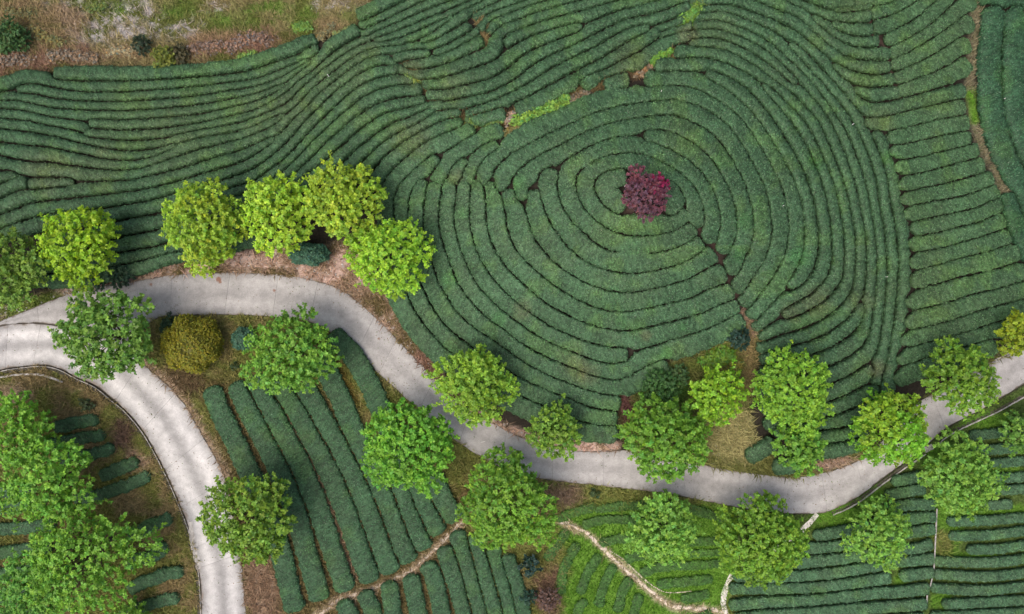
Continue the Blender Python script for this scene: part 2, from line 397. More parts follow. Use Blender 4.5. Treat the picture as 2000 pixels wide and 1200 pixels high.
BLOCKS.append(('{} curved tea hedge outward across the right flank of the hill', 'curved hedges on the right flank of the hill', 16.5, 1.0, UPPER, [
 '1549 557,1563 545,1575 522,1581 503,1587 472,1585 438,1578 397,1567 363,1556 335,1541 307,1523 278,1503 247,1480 215,1450 183,1417 158,1388 143',
 '1479 640,1503 617,1525 597,1550 579,1570 568,1588 553,1603 533,1611 511,1613 480,1612 455,1607 413,1598 372,1588 340,1578 318,1567 293,1550 265,1533 238,1508 205,1483 175,1460 157,1433 143,1400 130,1367 123,1317 127,1287 127',
 '1538 613,1550 607,1572 598,1597 582,1617 563,1632 542,1638 517,1639 497,1637 455,1632 413,1623 372,1612 338,1600 308,1585 277,1568 248,1550 225,1520 193,1498 168',
 '1491 658,1508 647,1533 637,1555 632,1575 623,1600 611,1625 593,1647 572,1657 550,1661 517,1662 497,1660 455,1653 413,1645 372,1634 340,1620 307,1607 277,1590 243,1570 217,1550 197,1533 178,1500 153,1467 132,1433 113,1400 103,1367 100,1325 100',
 '1487 681,1500 677,1533 668,1560 660,1575 656,1608 642,1642 618,1663 593,1673 575,1680 550,1683 517,1684 497,1682 455,1674 413,1665 372,1656 340,1645 308,1633 280,1620 248,1603 220,1583 198,1563 178,1533 158,1500 133,1467 112,1433 93,1400 82,1367 80,1355 82',
 '1366 64,1400 63,1433 72,1467 87,1500 107,1525 128,1545 148,1554 157',
 '1492 702,1533 692,1560 685,1592 677,1625 660,1658 638,1679 617,1683 600',
 '1490 728,1530 722,1576 711,1620 697,1650 684,1680 660,1692 637,1697 617,1700 583,1703 550,1705 517,1705 497,1702 455,1695 413,1687 372,1677 338,1668 317,1658 288,1645 258,1630 232,1612 203,1592 178,1570 150,1542 123,1517 102,1492 83,1458 65,1425 52,1392 45,1363 48',
 '1490 765,1540 757,1600 742,1640 725,1676 705,1700 683,1713 645,1717 617,1720 583,1723 550,1725 517,1724 497,1720 455,1713 413,1705 372,1698 340,1688 308,1677 280,1665 253,1650 228,1633 203,1612 177,1592 152,1575 133,1550 107,1525 83,1500 65,1467 48,1433 35,1400 27,1367 30',
 '1714 745,1719 715,1726 690,1732 655,1736 617,1741 583,1743 550,1745 517,1744 497,1740 455,1733 413,1727 372,1721 338,1712 310,1702 283,1688 253,1673 225,1653 197,1630 172,1612 150,1600 140,1583 120,1567 100,1551 86',
 '1728 775,1736 750,1742 720,1749 687,1756 650,1762 617,1764 583,1767 550,1769 517,1768 497,1765 455,1757 413,1750 372,1745 340,1740 322,1733 300,1725 280,1714 262',
 '1365 18,1395 13,1420 11,1442 18,1475 32,1508 45,1542 65,1575 86,1600 107,1625 137,1650 165,1672 190,1688 208,1702 216,1725 214,1767 203,1800 196,1833 188,1880 178',
 '1425 2,1445 4,1467 10,1500 22,1533 35,1560 48,1583 64,1617 95,1642 114,1675 127,1708 132,1735 130',
 '1500 -4,1515 3,1542 12,1567 22,1580 34,1592 48,1617 70,1642 89,1667 99,1700 103,1735 105',
 '1596 33,1617 48,1642 67,1667 78,1692 82,1712 80',
 '1635 46,1658 55,1683 57,1700 58',
 '1545 -8,1558 2,1580 11,1600 19,1625 27,1667 30,1697 28',
 '1580 -9,1600 0,1633 8,1675 10,1700 7',
 '1636 128,1658 143,1683 155,1717 157,1742 153',
 '1678 175,1700 182,1733 181,1753 180',
 '1704 726,1670 748,1630 766,1590 778,1540 792,1495 800',
 '1712 760,1680 776,1640 794,1600 806,1550 818,1500 828',
 '1700 800,1680 808,1640 823,1600 830,1550 838,1520 842',
 '1690 838,1660 848,1620 852,1585 853,1550 858',
 '1680 866,1650 876,1620 881,1590 886',
 '1465 893,1490 880,1508 866',
 '1518 914,1545 911,1565 906',
 ]))
BLOCKS.append(('{} tea hedge outward from the hilltop on the lower left slope', 'hedges sweeping round the lower left slope', 22, .75, UPPER, [
 '933 357,932 397,932 430,937 455,943 480,955 505,963 515,980 539,1005 566,1030 589,1057 610,1092 628,1125 642,1167 655,1210 664,1245 662,1300 649,1350 635,1383 625,1417 609,1438 602',
 '908 354,905 388,902 422,905 447,910 472,920 500,940 542,962 567,988 592,1017 615,1050 637,1070 652,1110 670,1150 686,1190 695,1220 691',
 '878 355,875 388,872 413,872 438,877 463,885 488,895 512,905 538,925 570,947 595,968 615,997 638,1022 658,1050 672,1090 690,1130 706,1170 721,1200 726,1228 719,1250 706,1275 696,1310 684,1350 671,1383 658,1417 642,1445 623',
 '850 362,845 397,842 422,843 447,847 472,857 500,873 547,888 572,907 597,927 620,952 638,977 654,1000 672,1040 700,1080 720,1120 736,1160 750,1200 758,1232 750,1255 736,1280 722,1297 713',
 '822 356,813 388,812 413,812 438,813 463,820 490,832 533,847 567,860 593,877 620,902 642,927 660,952 677,990 703,1030 728,1070 748,1110 764,1150 778,1206 789',
 '850 311,833 327,817 343,800 360,786 382,783 400,782 422,783 450,790 500,800 540,815 580,830 608,847 633,867 655,890 676,930 705,970 730,1010 752,1050 769,1110 792,1150 812,1200 817',
 '918 249,892 265,867 277,842 288,817 308,793 328,770 350,758 375,754 400,757 423,762 480,770 530,777 575,785 591,798 617,813 638,832 662,852 683,880 708,920 736,960 762,1010 788,1060 812,1110 832,1150 842,1200 846',
 '975 253,950 265,925 280,900 296,880 312,866 328,854 352',
 '905 316,896 332,886 351',
 '968 286,947 296,932 312,918 330,913 354',
 ]))
BLOCKS.append(('{} straight tea hedge from the top in the right-hand block', 'straight hedges of the right-hand block', 21, .7, (0.073, 0.148, 0.066), [
 '1708 2,1730 -3,1750 -10',
 '1708 22,1742 15,1767 3,1785 -8',
 '1713 55,1742 43,1775 27,1800 8,1818 -8',
 '1737 78,1767 65,1800 45,1825 23,1843 3,1852 -9',
 '1750 100,1767 92,1800 73,1833 52,1867 25,1890 3',
 '1755 124,1767 119,1800 102,1833 82,1867 58,1894 42',
 '1760 150,1792 137,1825 123,1858 103,1888 86',
 '1763 177,1800 166,1833 155,1867 139,1886 122',
 '1697 240,1717 243,1750 238,1800 226,1833 217,1880 208',
 '1742 268,1755 267,1800 258,1842 248,1888 241',
 '1750 297,1767 297,1800 290,1842 280,1892 270',
 '1760 327,1800 321,1850 308,1907 294',
 '1768 360,1808 352,1850 340,1917 321',
 '1772 388,1808 380,1850 374,1892 364,1935 349',
 '1780 418,1817 410,1858 402,1900 392,1945 373',
 '1795 445,1833 438,1875 428,1908 420,1952 400',
 '1788 475,1825 471,1867 460,1908 450,1957 431',
 '1790 510,1825 503,1867 492,1908 480,1967 463',
 '1792 545,1833 532,1883 518,1933 507,1985 491',
 '1783 588,1825 577,1867 567,1900 557,1950 547,2000 531,2040 520',
 '1780 626,1817 620,1858 608,1900 593,1950 580,2000 567,2040 557',
 '1772 663,1808 655,1858 643,1900 630,1942 616,1983 605,2040 592',
 '1765 698,1800 687,1850 672,1900 658,1950 644,1985 633',
 '1760 735,1785 724,1820 712,1860 698,1900 688,1940 674',
 ]))
BLOCKS.append(('{} broad tea hedge from the left along the far right edge', 'broad hedges beside the right-hand footpath', 24, .95, (0.045, 0.112, 0.055), [
 '1942 18,1943 50,1938 83,1936 117,1936 150,1937 192,1942 230,1950 263,1962 297,1978 327,1990 355,2010 390,2030 430',
 '1988 14,1984 50,1981 100,1981 150,1984 192,1988 220,1998 255,2012 300,2035 350',
 '2030 14,2024 60,2022 120,2024 190,2035 250',
 '1967 384,1976 410,1988 443,2000 475,2018 510',
 '1935 -8,1960 -4',
 ]))
TEAL = (0.055, 0.126, 0.058)
BLOCKS.append(('{} tea hedge from the left in the field between the two roads', 'diagonal hedges of the field between the roads', 20.5, .7, TEAL, [
 '413 763,430 805,450 845,473 895,500 950,522 1000,540 1050,553 1100,565 1150,575 1190',
 '463 752,485 803,510 850,535 900,557 950,577 1003,593 1060,608 1110,624 1168',
 '493 743,512 770,532 805,555 850,580 895,602 945,622 995,640 1050,658 1102,675 1150',
 '540 750,560 775,580 805,605 850,630 895,653 945,673 995,692 1050,710 1100,722 1133',
 '590 755,605 775,622 805,645 845,673 893,698 945,718 990,736 1040,753 1090,763 1115',
 '630 705,647 743,667 785,690 840,712 890,735 937,755 985,773 1030,790 1075,799 1093',
 '650 656,668 672,687 693,713 735,733 775,752 820,768 870,780 930,795 985,811 1027,829 1068',
 '808 940,820 973,838 1010,853 1040',
 '845 930,860 967,877 995,890 1012',
 ]))
BLOCKS.append(('{} short tea hedge from the left below the diagonal footpath', 'short hedges below the diagonal footpath', 17, .7, TEAL, [
 '670 1180,685 1210,695 1250',
 '712 1162,728 1195,745 1250',
 '760 1143,765 1180,775 1250',
 '802 1130,812 1175,825 1250',
 '836 1105,853 1150,872 1250',
 '868 1074,884 1120,905 1190,920 1250',
 '893 1044,912 1100,932 1180,950 1250',
 '928 1050,944 1117,967 1197,980 1250',
 '962 1075,982 1133,997 1193,1010 1250',
 '990 1090,1008 1150,1020 1200,1030 1250',
 ]))
BLOCKS.append(('{} tea hedge from the top below the left-hand trees', 'hedges under the left-hand trees', 15, .68, TEAL, [
 '110 836,150 826,184 822',
 '100 868,147 858,197 850',
 '120 900,170 890,215 878',
 '200 930,235 915,262 905',
 '150 978,200 965,250 948,285 932',
 '255 1045,295 1027,328 1013',
 '255 1098,300 1085,320 1070',
 '255 1150,300 1130,350 1116',
 '240 1200,290 1182,342 1168',
 '-60 955,0 962,60 965',
 '-60 1000,20 991,80 985',
 '-60 1040,40 1032,100 1025',
 '-60 1085,33 1077,95 1068',
 '-60 1125,20 1119,80 1110',
 '-60 1175,17 1168,70 1160',
 '-60 1215,30 1205,80 1198',
 ]))
BLOCKS.append(('{} tea hedge from the top in the grassy patch below the road', 'hedges in the grassy patch below the road', 12, .34, (0.062, 0.150, 0.032), [
 '1093 1013,1120 1003,1158 991',
 '1170 997,1210 990,1255 988,1320 986',
 '1145 1025,1183 1014,1222 1016,1290 1026',
 '1350 996,1380 1003,1410 1016',
 '1178 1060,1213 1053,1250 1050',
 '1352 1060,1393 1059,1420 1058',
 '1228 1092,1265 1083,1310 1080',
 '1348 1082,1385 1081,1420 1080',
 '1258 1118,1293 1108,1330 1106,1367 1104,1410 1099',
 '1290 1141,1335 1137,1385 1132',
 '1337 1170,1380 1162',
 '1070 1090,1087 1067,1104 1042',
 '1097 1155,1102 1110,1125 1068',
 '1135 1155,1148 1120,1167 1090',
 '1170 1180,1180 1145,1196 1110',
 '1207 1190,1215 1160,1228 1135',
 '1238 1200,1248 1168',
 '1125 1210,1130 1190,1140 1178',
 '1350 1215,1385 1200',
 ]))
DARKT = (0.076, 0.160, 0.079)
BLOCKS.append(('{} tea hedge from the top between the white path and drain wall', 'hedges between the white path and the drain wall', 11.5, .7, DARKT, [
 '1750 941,1775 936,1795 932',
 '1738 968,1767 961,1803 956',
 '1745 990,1780 987,1822 986',
 '1597 1047,1657 1037,1710 1024,1767 1014,1824 1010',
 '1560 1072,1633 1067,1700 1055,1783 1040,1822 1034',
 '1555 1101,1633 1093,1700 1084,1787 1073,1817 1064',
 '1440 1127,1500 1129,1550 1127,1633 1120,1700 1107,1760 1097,1820 1092',
 '1432 1150,1517 1150,1600 1147,1683 1137,1735 1129',
 '1766 1125,1820 1119',
 '1432 1182,1500 1177,1600 1172,1700 1160,1767 1156,1810 1150',
 '1440 1210,1500 1202,1600 1195,1700 1188,1783 1183,1806 1180',
 '1450 1236,1600 1222,1800 1208',
 ]))
BLOCKS.append(('{} tea hedge from the top right of the drain wall', 'hedges right of the drain wall', 9.5, .7, DARKT, [
 '1903 851,1935 848,1990 842,2040 838',
 '1908 880,1967 877,2040 872',
 '1925 908,1965 904,2040 900',
 '1940 936,2000 932,2040 930',
 '1950 958,2000 956,2040 955',
 '1930 988,1973 986',
 '1860 1020,1933 1017,2000 1012,2040 1010',
 '1863 1048,1933 1046,2000 1038,2040 1036',
 '1898 1075,1950 1073,2000 1066,2040 1063',
 '1833 1097,1933 1100,2000 1093,2040 1090',
 '1833 1123,1933 1127,2000 1120,2040 1117',
 '1827 1150,1917 1154,2000 1147,2040 1145',
 '1850 1181,1933 1177,2000 1173,2040 1171',
 '1827 1205,1900 1202,2000 1197,2040 1195',
 ]))

ORD = ['first', 'second', 'third', 'fourth', 'fifth', 'sixth', 'seventh', 'eighth', 'ninth', 'tenth', 'eleventh', 'twelfth', 'thirteenth', 'fourteenth', 'fifteenth', 'sixteenth', 'seventeenth', 'eighteenth', 'nineteenth', 'twentieth', 'twenty-first', 'twenty-second', 'twenty-third', 'twenty-fourth', 'twenty-fifth', 'twenty-sixth', 'twenty-seventh', 'twenty-eighth', 'twenty-ninth', 'thirtieth']

MAIN_UP = pts('-90 655,-60 645,0 627,43 610,100 587,167 563,200 559,267 549,317 540,400 533,500 534,567 540,633 553,673 570,700 590,733 620,760 647,790 677,820 710,847 737,880 775,925 808,965 828,1000 846,1033 860,1085 874,1133 882,1207 880,1270 882,1330 897,1377 908,1417 917,1500 929,1567 931,1633 917,1687 893,1735 850,1790 790,1820 770,1880 738,1943 703,1973 690,2000 679,2090 640')
MAIN_LO = pts('-90 662,-60 653,0 637,67 631,133 639,200 651,262 668,280 643,307 622,353 617,417 615,500 617,550 622,583 624,633 641,660 663,690 687,717 710,750 740,783 770,813 795,850 832,893 863,933 890,967 908,1010 926,1067 938,1133 945,1233 956,1300 964,1367 977,1440 991,1490 999,1537 1003,1580 1004,1617 1000,1677 970,1713 943,1757 910,1800 880,1817 863,1853 833,1917 800,2000 750,2090 700')
SIDE_IN = pts('-90 663,-60 654,0 638,67 632,133 640,200 652,261 669,283 713,310 737,333 757,363 793,383 827,403 863,423 897,440 937,452 980,462 1040,473 1117,480 1197,483 1280')
SIDE_OUT = pts('-90 745,-60 738,0 723,33 717,83 713,117 720,150 737,187 753,217 777,247 803,280 843,307 890,333 943,353 990,367 1027,377 1067,387 1107,392 1150,393 1198,394 1280')

# ------------------------------------------------------------------ ground sheet
def in_poly(U, V, P):
    ins = np.zeros(U.shape, bool)
    n = len(P)
    for i in range(n):
        x1, y1 = P[i]; x2, y2 = P[(i + 1) % n]
        if y1 == y2: continue
        c = ((y1 > V) != (y2 > V)) & (U < (x2 - x1) * (V - y1) / (y2 - y1) + x1)
        ins ^= c
    return ins
def seg_dist(U, V, P, closed=False):
    d = np.full(U.shape, 1e9)
    n = len(P)
    for i in range(n if closed else n - 1):
        a = P[i]; b = P[(i + 1) % n]
        ab = b - a; L2 = (ab ** 2).sum() + 1e-9
        t = np.clip(((U - a[0]) * ab[0] + (V - a[1]) * ab[1]) / L2, 0, 1)
        d = np.minimum(d, (U - a[0] - t * ab[0]) ** 2 + (V - a[1] - t * ab[1]) ** 2)
    return np.sqrt(d)
def smooth(x): 
    x = np.clip(x, 0, 1); return x * x * (3 - 2 * x)

def axis(lo, hi, step):
    a = np.arange(lo, hi + 1, step)
    far_lo = lo - np.array([5000, 2500, 1300, 700, 350, 180, 90, 40.0])
    far_hi = hi + np.array([40.0, 90, 180, 350, 700, 1300, 2500, 5000])
    return np.concatenate([far_lo, a, far_hi])
gu = axis(-120, 2120, 5.0); gv = axis(-120, 1320, 5.0)
GU, GV = np.meshgrid(gu, gv)
wob = (fbm(GU / 22, GV / 22, 1) - 0.5) * 22 + (fbm(GU / 6, GV / 6, 3, 2) - 0.5) * 8     # ragged borders, px
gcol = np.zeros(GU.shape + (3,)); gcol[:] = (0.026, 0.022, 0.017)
green = np.zeros(GU.shape); dry = np.zeros(GU.shape)      # how much grass grows there
def paint(mask, color, grass=0.0, hay=0.0):
    global gcol, green, dry
    m = mask[..., None]
    gcol = gcol * (1 - m) + np.array(color) * m
    green = green * (1 - mask) + grass * mask
    dry = dry * (1 - mask) + hay * mask
def poly_mask(s, soft=6.0, w=1.0):
    P = pts(s) if isinstance(s, str) else s
    d = seg_dist(GU, GV, P, True); d = np.where(in_poly(GU, GV, P), d, -d)
    return smooth((d + w * wob) / soft * 0.5 + 0.5)
def blob(x, y, rx, ry=None, w=1.0, k=2):
    ry = ry or rx
    r = np.hypot((GU - x) / rx, (GV - y) / ry)
    return smooth((1 - r) * 1.6 + w * (fbm(GU / 14, GV / 14, k) - 0.5) * 1.8 + 0.3)
def line_mask(s, w, soft=3.0, wb=0.3):
    P = catmull(pts(s), 12)
    return smooth((w - seg_dist(GU, GV, P) + wb * wob) / soft * 0.5 + 0.5)

f1_ = fbm(GU / 55, GV / 55, 2); f2_ = fbm(GU / 30, GV / 30, 4)
OLIVE = (0.165, 0.180, 0.055); VIVID = (0.105, 0.205, 0.028); TAN = (0.30, 0.225, 0.165); HAY = (0.27, 0.205, 0.13); RED = (0.235, 0.150, 0.115); GREY = (0.36, 0.335, 0.32); EARTH = (0.135, 0.09, 0.065)
# far surroundings carry on as rough grass
far = smooth((np.maximum(np.abs(GU - 1000) - 1040, np.abs(GV - 600) - 640)) / 60)
paint(far, (0.07, 0.085, 0.03), 0.3)
# waste ground at the top left
waste = poly_mask('-6000 -6000,770 -6000,765 -30,722 10,700 34,690 60,655 68,612 76,560 94,500 112,420 128,250 134,110 138,60 146,0 158,-6000 170', 8, .5)
paint(waste, (0.235, 0.215, 0.11), 0.6, 0.6)
paint(waste * smooth((f1_ - 0.47) * 6), (0.125, 0.145, 0.042), 0.9, 0.2)
gm_ = smooth((fbm(GU / 9, GV / 9, 1, 4) - 0.46) * 7 + .35)
for b in [(215, 50, 95, 48), (150, 20, 60, 28), (362, 60, 40, 24), (655, 12, 45, 20), (290, 25, 40, 20), (420, 15, 25, 12)]:
    paint(waste * blob(*b, w=1.6) * gm_, GREY, 0.05, 0.12)
for b in [(60, 118, 75, 26), (150, 112, 65, 20), (480, 88, 75, 28), (400, 100, 40, 20), (530, 80, 40, 25), (10, 135, 40, 25)]:
    paint(waste * blob(*b, w=1.5) * (.35 + .6 * gm_), RED, 0.05, 1.2)
for b in [(345, 14, 45, 24), (205, 12, 45, 25), (455, 45, 60, 24), (590, 40, 50, 26), (530, 18, 60, 16), (490, 112, 25, 8), (630, 80, 35, 12), (690, 30, 40, 18)]:
    paint(waste * blob(*b, w=1.6) * (.4 + .55 * smooth((f2_ - .4) * 5)), (0.12, 0.185, 0.04), 1.2, 0.1)
for b in [(90, 75, 60, 25), (120, 40, 60, 25), (255, 105, 40, 14), (420, 75, 50, 12), (640, 60, 30, 25), (40, 30, 50, 25)]:
    paint(waste * blob(*b, w=1.5) * 0.75, HAY, 0.15, 1.0)
# verge above the road
v1 = poly_mask('-90 640,0 600,90 572,180 548,240 541,262 534,365 505,470 491,560 485,640 478,690 470,712 520,745 560,775 592,790 640,830 692,865 735,900 775,960 815,1040 850,1210 868,1210 885,1130 888,1000 856,900 800,820 718,733 625,680 575,560 545,400 538,200 566,60 612,-90 662', 6, .45)
paint(v1, TAN, 0.12, 0.25)
paint(v1 * smooth((f2_ - 0.52) * 8), (0.42, 0.30, 0.25), 0.02, 0.05)
paint(v1 * smooth((0.46 - f2_) * 8), (0.15, 0.125, 0.06), 0.45, 0.4)
paint(v1 * blob(60, 600, 110, 40), (0.10, 0.125, 0.03), 0.9)
paint(v1 * blob(830, 715, 40, 40) * .8, (0.17, 0.10, 0.075), 0.05, 0.3)
paint(v1 * blob(500, 508, 70, 20) * .8, (0.43, 0.31, 0.26), 0, 0.05)
# rough strip between the hill's foot and the road
v2 = poly_mask('1205 770,1240 757,1300 712,1360 690,1445 625,1482 640,1478 720,1462 800,1470 850,1520 905,1600 900,1690 878,1745 850,1775 800,1830 762,1950 690,1975 692,1830 775,1735 856,1687 898,1567 935,1417 922,1330 902,1270 886,1225 884', 7, .5)
paint(v2, (0.15, 0.165, 0.055), 0.9, 0.4)
paint(v2 * blob(1430, 850, 60, 70), (0.31, 0.30, 0.15), 0.8, 0.5)
paint(v2 * blob(1222, 790, 18, 35), (0.10, 0.05, 0.045), 0, .1)
paint(v2 * blob(1300, 755, 70, 40), (0.07, 0.14, 0.03), 1.2)
paint(v2 * blob(1400, 715, 60, 35), (0.12, 0.15, 0.04), 1.0, .2)
paint(v2 * blob(1640, 905, 70, 18), (0.30, 0.22, 0.17), 0.05, .2)
paint(v2 * blob(1462, 700, 14, 60), (0.24, 0.20, 0.10), 0.2, .8)
# island and the field between the roads
isl = poly_mask('256 668,307 620,417 613,550 620,583 622,660 661,717 708,813 793,893 861,967 906,1067 936,1233 954,1440 990,1440 1340,480 1340,474 1117,440 937,363 793,310 737,283 713', 4, .2)
paint(isl, OLIVE, 0.9, 0.2)
paint(isl * smooth((f2_ - 0.53) * 8), (0.22, 0.20, 0.09), 0.5, 0.4)
paint(isl * poly_mask('400 740,560 735,700 820,900 1000,910 1300,500 1300', 20), (0.155, 0.13, 0.06), 0.4, 0.3)
paint(isl * blob(350, 745, 60, 40), (0.125, 0.095, 0.055), 0.25, .4)
paint(isl * line_mask('560 815,590 870,625 935,655 1010,680 1090,692 1130', 7, 5), (0.25, 0.185, 0.125), 0.1, .3)
paint(isl * line_mask('655 700,672 740,697 790', 9, 5), (0.15, 0.125, 0.035), 0.9, .2)
for s in ['630 860,665 925,700 1000,725 1080,737 1120', '575 870,600 950', '700 950,735 1010,765 1080']:
    paint(isl * line_mask(s, 4, 4) * .8, (0.21, 0.16, 0.10), 0.2, .3)
paint(isl * line_mask('283 713,310 737,333 757,363 793,383 827,403 863,423 897,440 937', 13, 8), (0.29, 0.225, 0.16), 0.1, .2)
paint(isl * blob(510, 1150, 45, 80), (0.25, 0.18, 0.125), 0.15, .3)
paint(isl * blob(1100, 965, 45, 22), (0.22, 0.165, 0.12), 0.15, .3)
paint(isl * blob(1075, 1160, 38, 55), (0.17, 0.115, 0.08), 0.1, .5)
paint(isl * blob(910, 975, 25, 45), (0.13, 0.10, 0.045), 0.5, .2)
paint(isl * poly_mask('1080 1010,1160 985,1440 985,1440 1110,1400 1250,1090 1260,1095 1150,1110 1080', 16), VIVID, 1.2)
paint(isl * line_mask('730 770,800 830,880 890,960 925', 10, 8), (0.11, 0.115, 0.035), 0.8)
# lower right fields
lr = poly_mask('1436 996,1537 1006,1580 1006,1677 974,1757 914,1817 868,1853 837,1917 804,2000 754,2120 694,2140 1340,1430 1340', 4, .2)
paint(lr, (0.070, 0.105, 0.028), 0.7)
for b in [(1640, 1010, 60, 30), (1690, 960, 40, 25), (1860, 990, 45, 50), (1960, 1000, 80, 14), (1850, 900, 60, 40), (1760, 1130, 18, 16), (1960, 925, 70, 14), (1850, 1060, 35, 30), (1900, 1085, 50, 8), (1840, 1170, 25, 20), (1920, 820, 60, 20)]:
    paint(lr * blob(*b), VIVID, 1.2)
paint(lr * blob(1845, 1060, 25, 25), (0.17, 0.19, 0.06), 1.0, .2)
# lower left
ll = poly_mask('-120 740,0 728,90 718,150 742,217 782,280 848,333 948,367 1032,387 1112,390 1200,391 1340,-120 1340', 4, .2)
paint(ll, (0.165, 0.175, 0.055), 0.9, .2)
paint(ll * smooth((f2_ - 0.5) * 8), (0.23, 0.19, 0.10), 0.5, .4)
paint(ll * blob(265, 900, 30, 25), (0.25, 0.19, 0.13), 0.1, .2)
paint(ll * blob(25, 770, 40, 25), (0.30, 0.25, 0.18), 0.2, .3)
paint(ll * blob(240, 850, 30, 40), (0.115, 0.08, 0.06), 0.3, .3)
# bare soil seams on the hill
for s, w in [('1352 440,1380 460,1400 490,1412 525,1428 558,1443 590,1452 615,1462 632,1468 645', 5), ('925 345,945 362,975 372,985 385', 5), ('745 55,740 75,760 105,790 125,815 150,830 165,845 195', 8), ('930 30,945 60,945 85,930 100', 7), ('1698 10,1703 45,1712 75,1735 90,1742 110,1740 135,1750 160,1760 185', 6), ('1218 400,1250 425,1285 420', 9)]:
    paint(line_mask(s, w, 4), (0.060, 0.040, 0.033))
paint(line_mask('1455 612,1465 632,1470 650', 7, 4), TAN, .1, .3)
paint(line_mask('790 125,815 145,840 185,860 208', 6, 5) * .7, (0.15, 0.125, 0.055), .5, .4)
paint(line_mask('935 40,945 65,950 85', 6, 5), (0.24, 0.20, 0.10), .3, .6)
# overgrown seam
paint(line_mask('900 238,960 236,1000 232,1050 222,1100 198,1150 175,1200 165', 13, 8), (0.13, 0.105, 0.05), .8, .5)
paint(line_mask('1240 145,1265 130,1285 115,1310 105', 10, 6), (0.17, 0.12, 0.07), .5, .5)
paint(line_mask('1330 60,1350 40,1360 20,1370 0', 12, 8), (0.09, 0.12, 0.035), .9, .1)
# footpath on the right
paint(line_mask('1908 -60,1906 0,1904 60,1898 120,1893 165,1897 200,1903 240,1916 283,1930 313,1947 340,1957 370,1962 390', 8, 6, .5), (0.20, 0.19, 0.125), .6, .3)
paint(line_mask('1895 186,1899 205,1904 235', 9, 5), VIVID, 1.2)

for s in ['1090 1017,1143 1040,1173 1067,1207 1100,1240 1130,1273 1157,1310 1183,1350 1188,1412 1196', '908 1013,863 1060,833 1090,800 1117,750 1140,707 1157,660 1173,633 1193,600 1218']:
    paint(line_mask(s, 7, 5, .6) * .85, (0.36, 0.29, 0.21), .2, .1)
P0 = survey(GU.ravel(), GV.ravel(), 0.0)
P0[:, 2] += ((fbm(GU / 9, GV / 9, 3, 3) - 0.5) * 0.12 * np.clip(green + dry + 0.3, 0, 1)).ravel()
nv_, nu_ = GU.shape
ii = np.arange(nv_ * nu_).reshape(nv_, nu_)
quads = np.stack([ii[1:, :-1], ii[1:, 1:], ii[:-1, 1:], ii[:-1, :-1]], -1).reshape(-1, 4)
ground = mesh_obj('ground', P0, [quads], M_GROUND, col=gcol.reshape(-1, 3))
tag(ground, kind='structure')

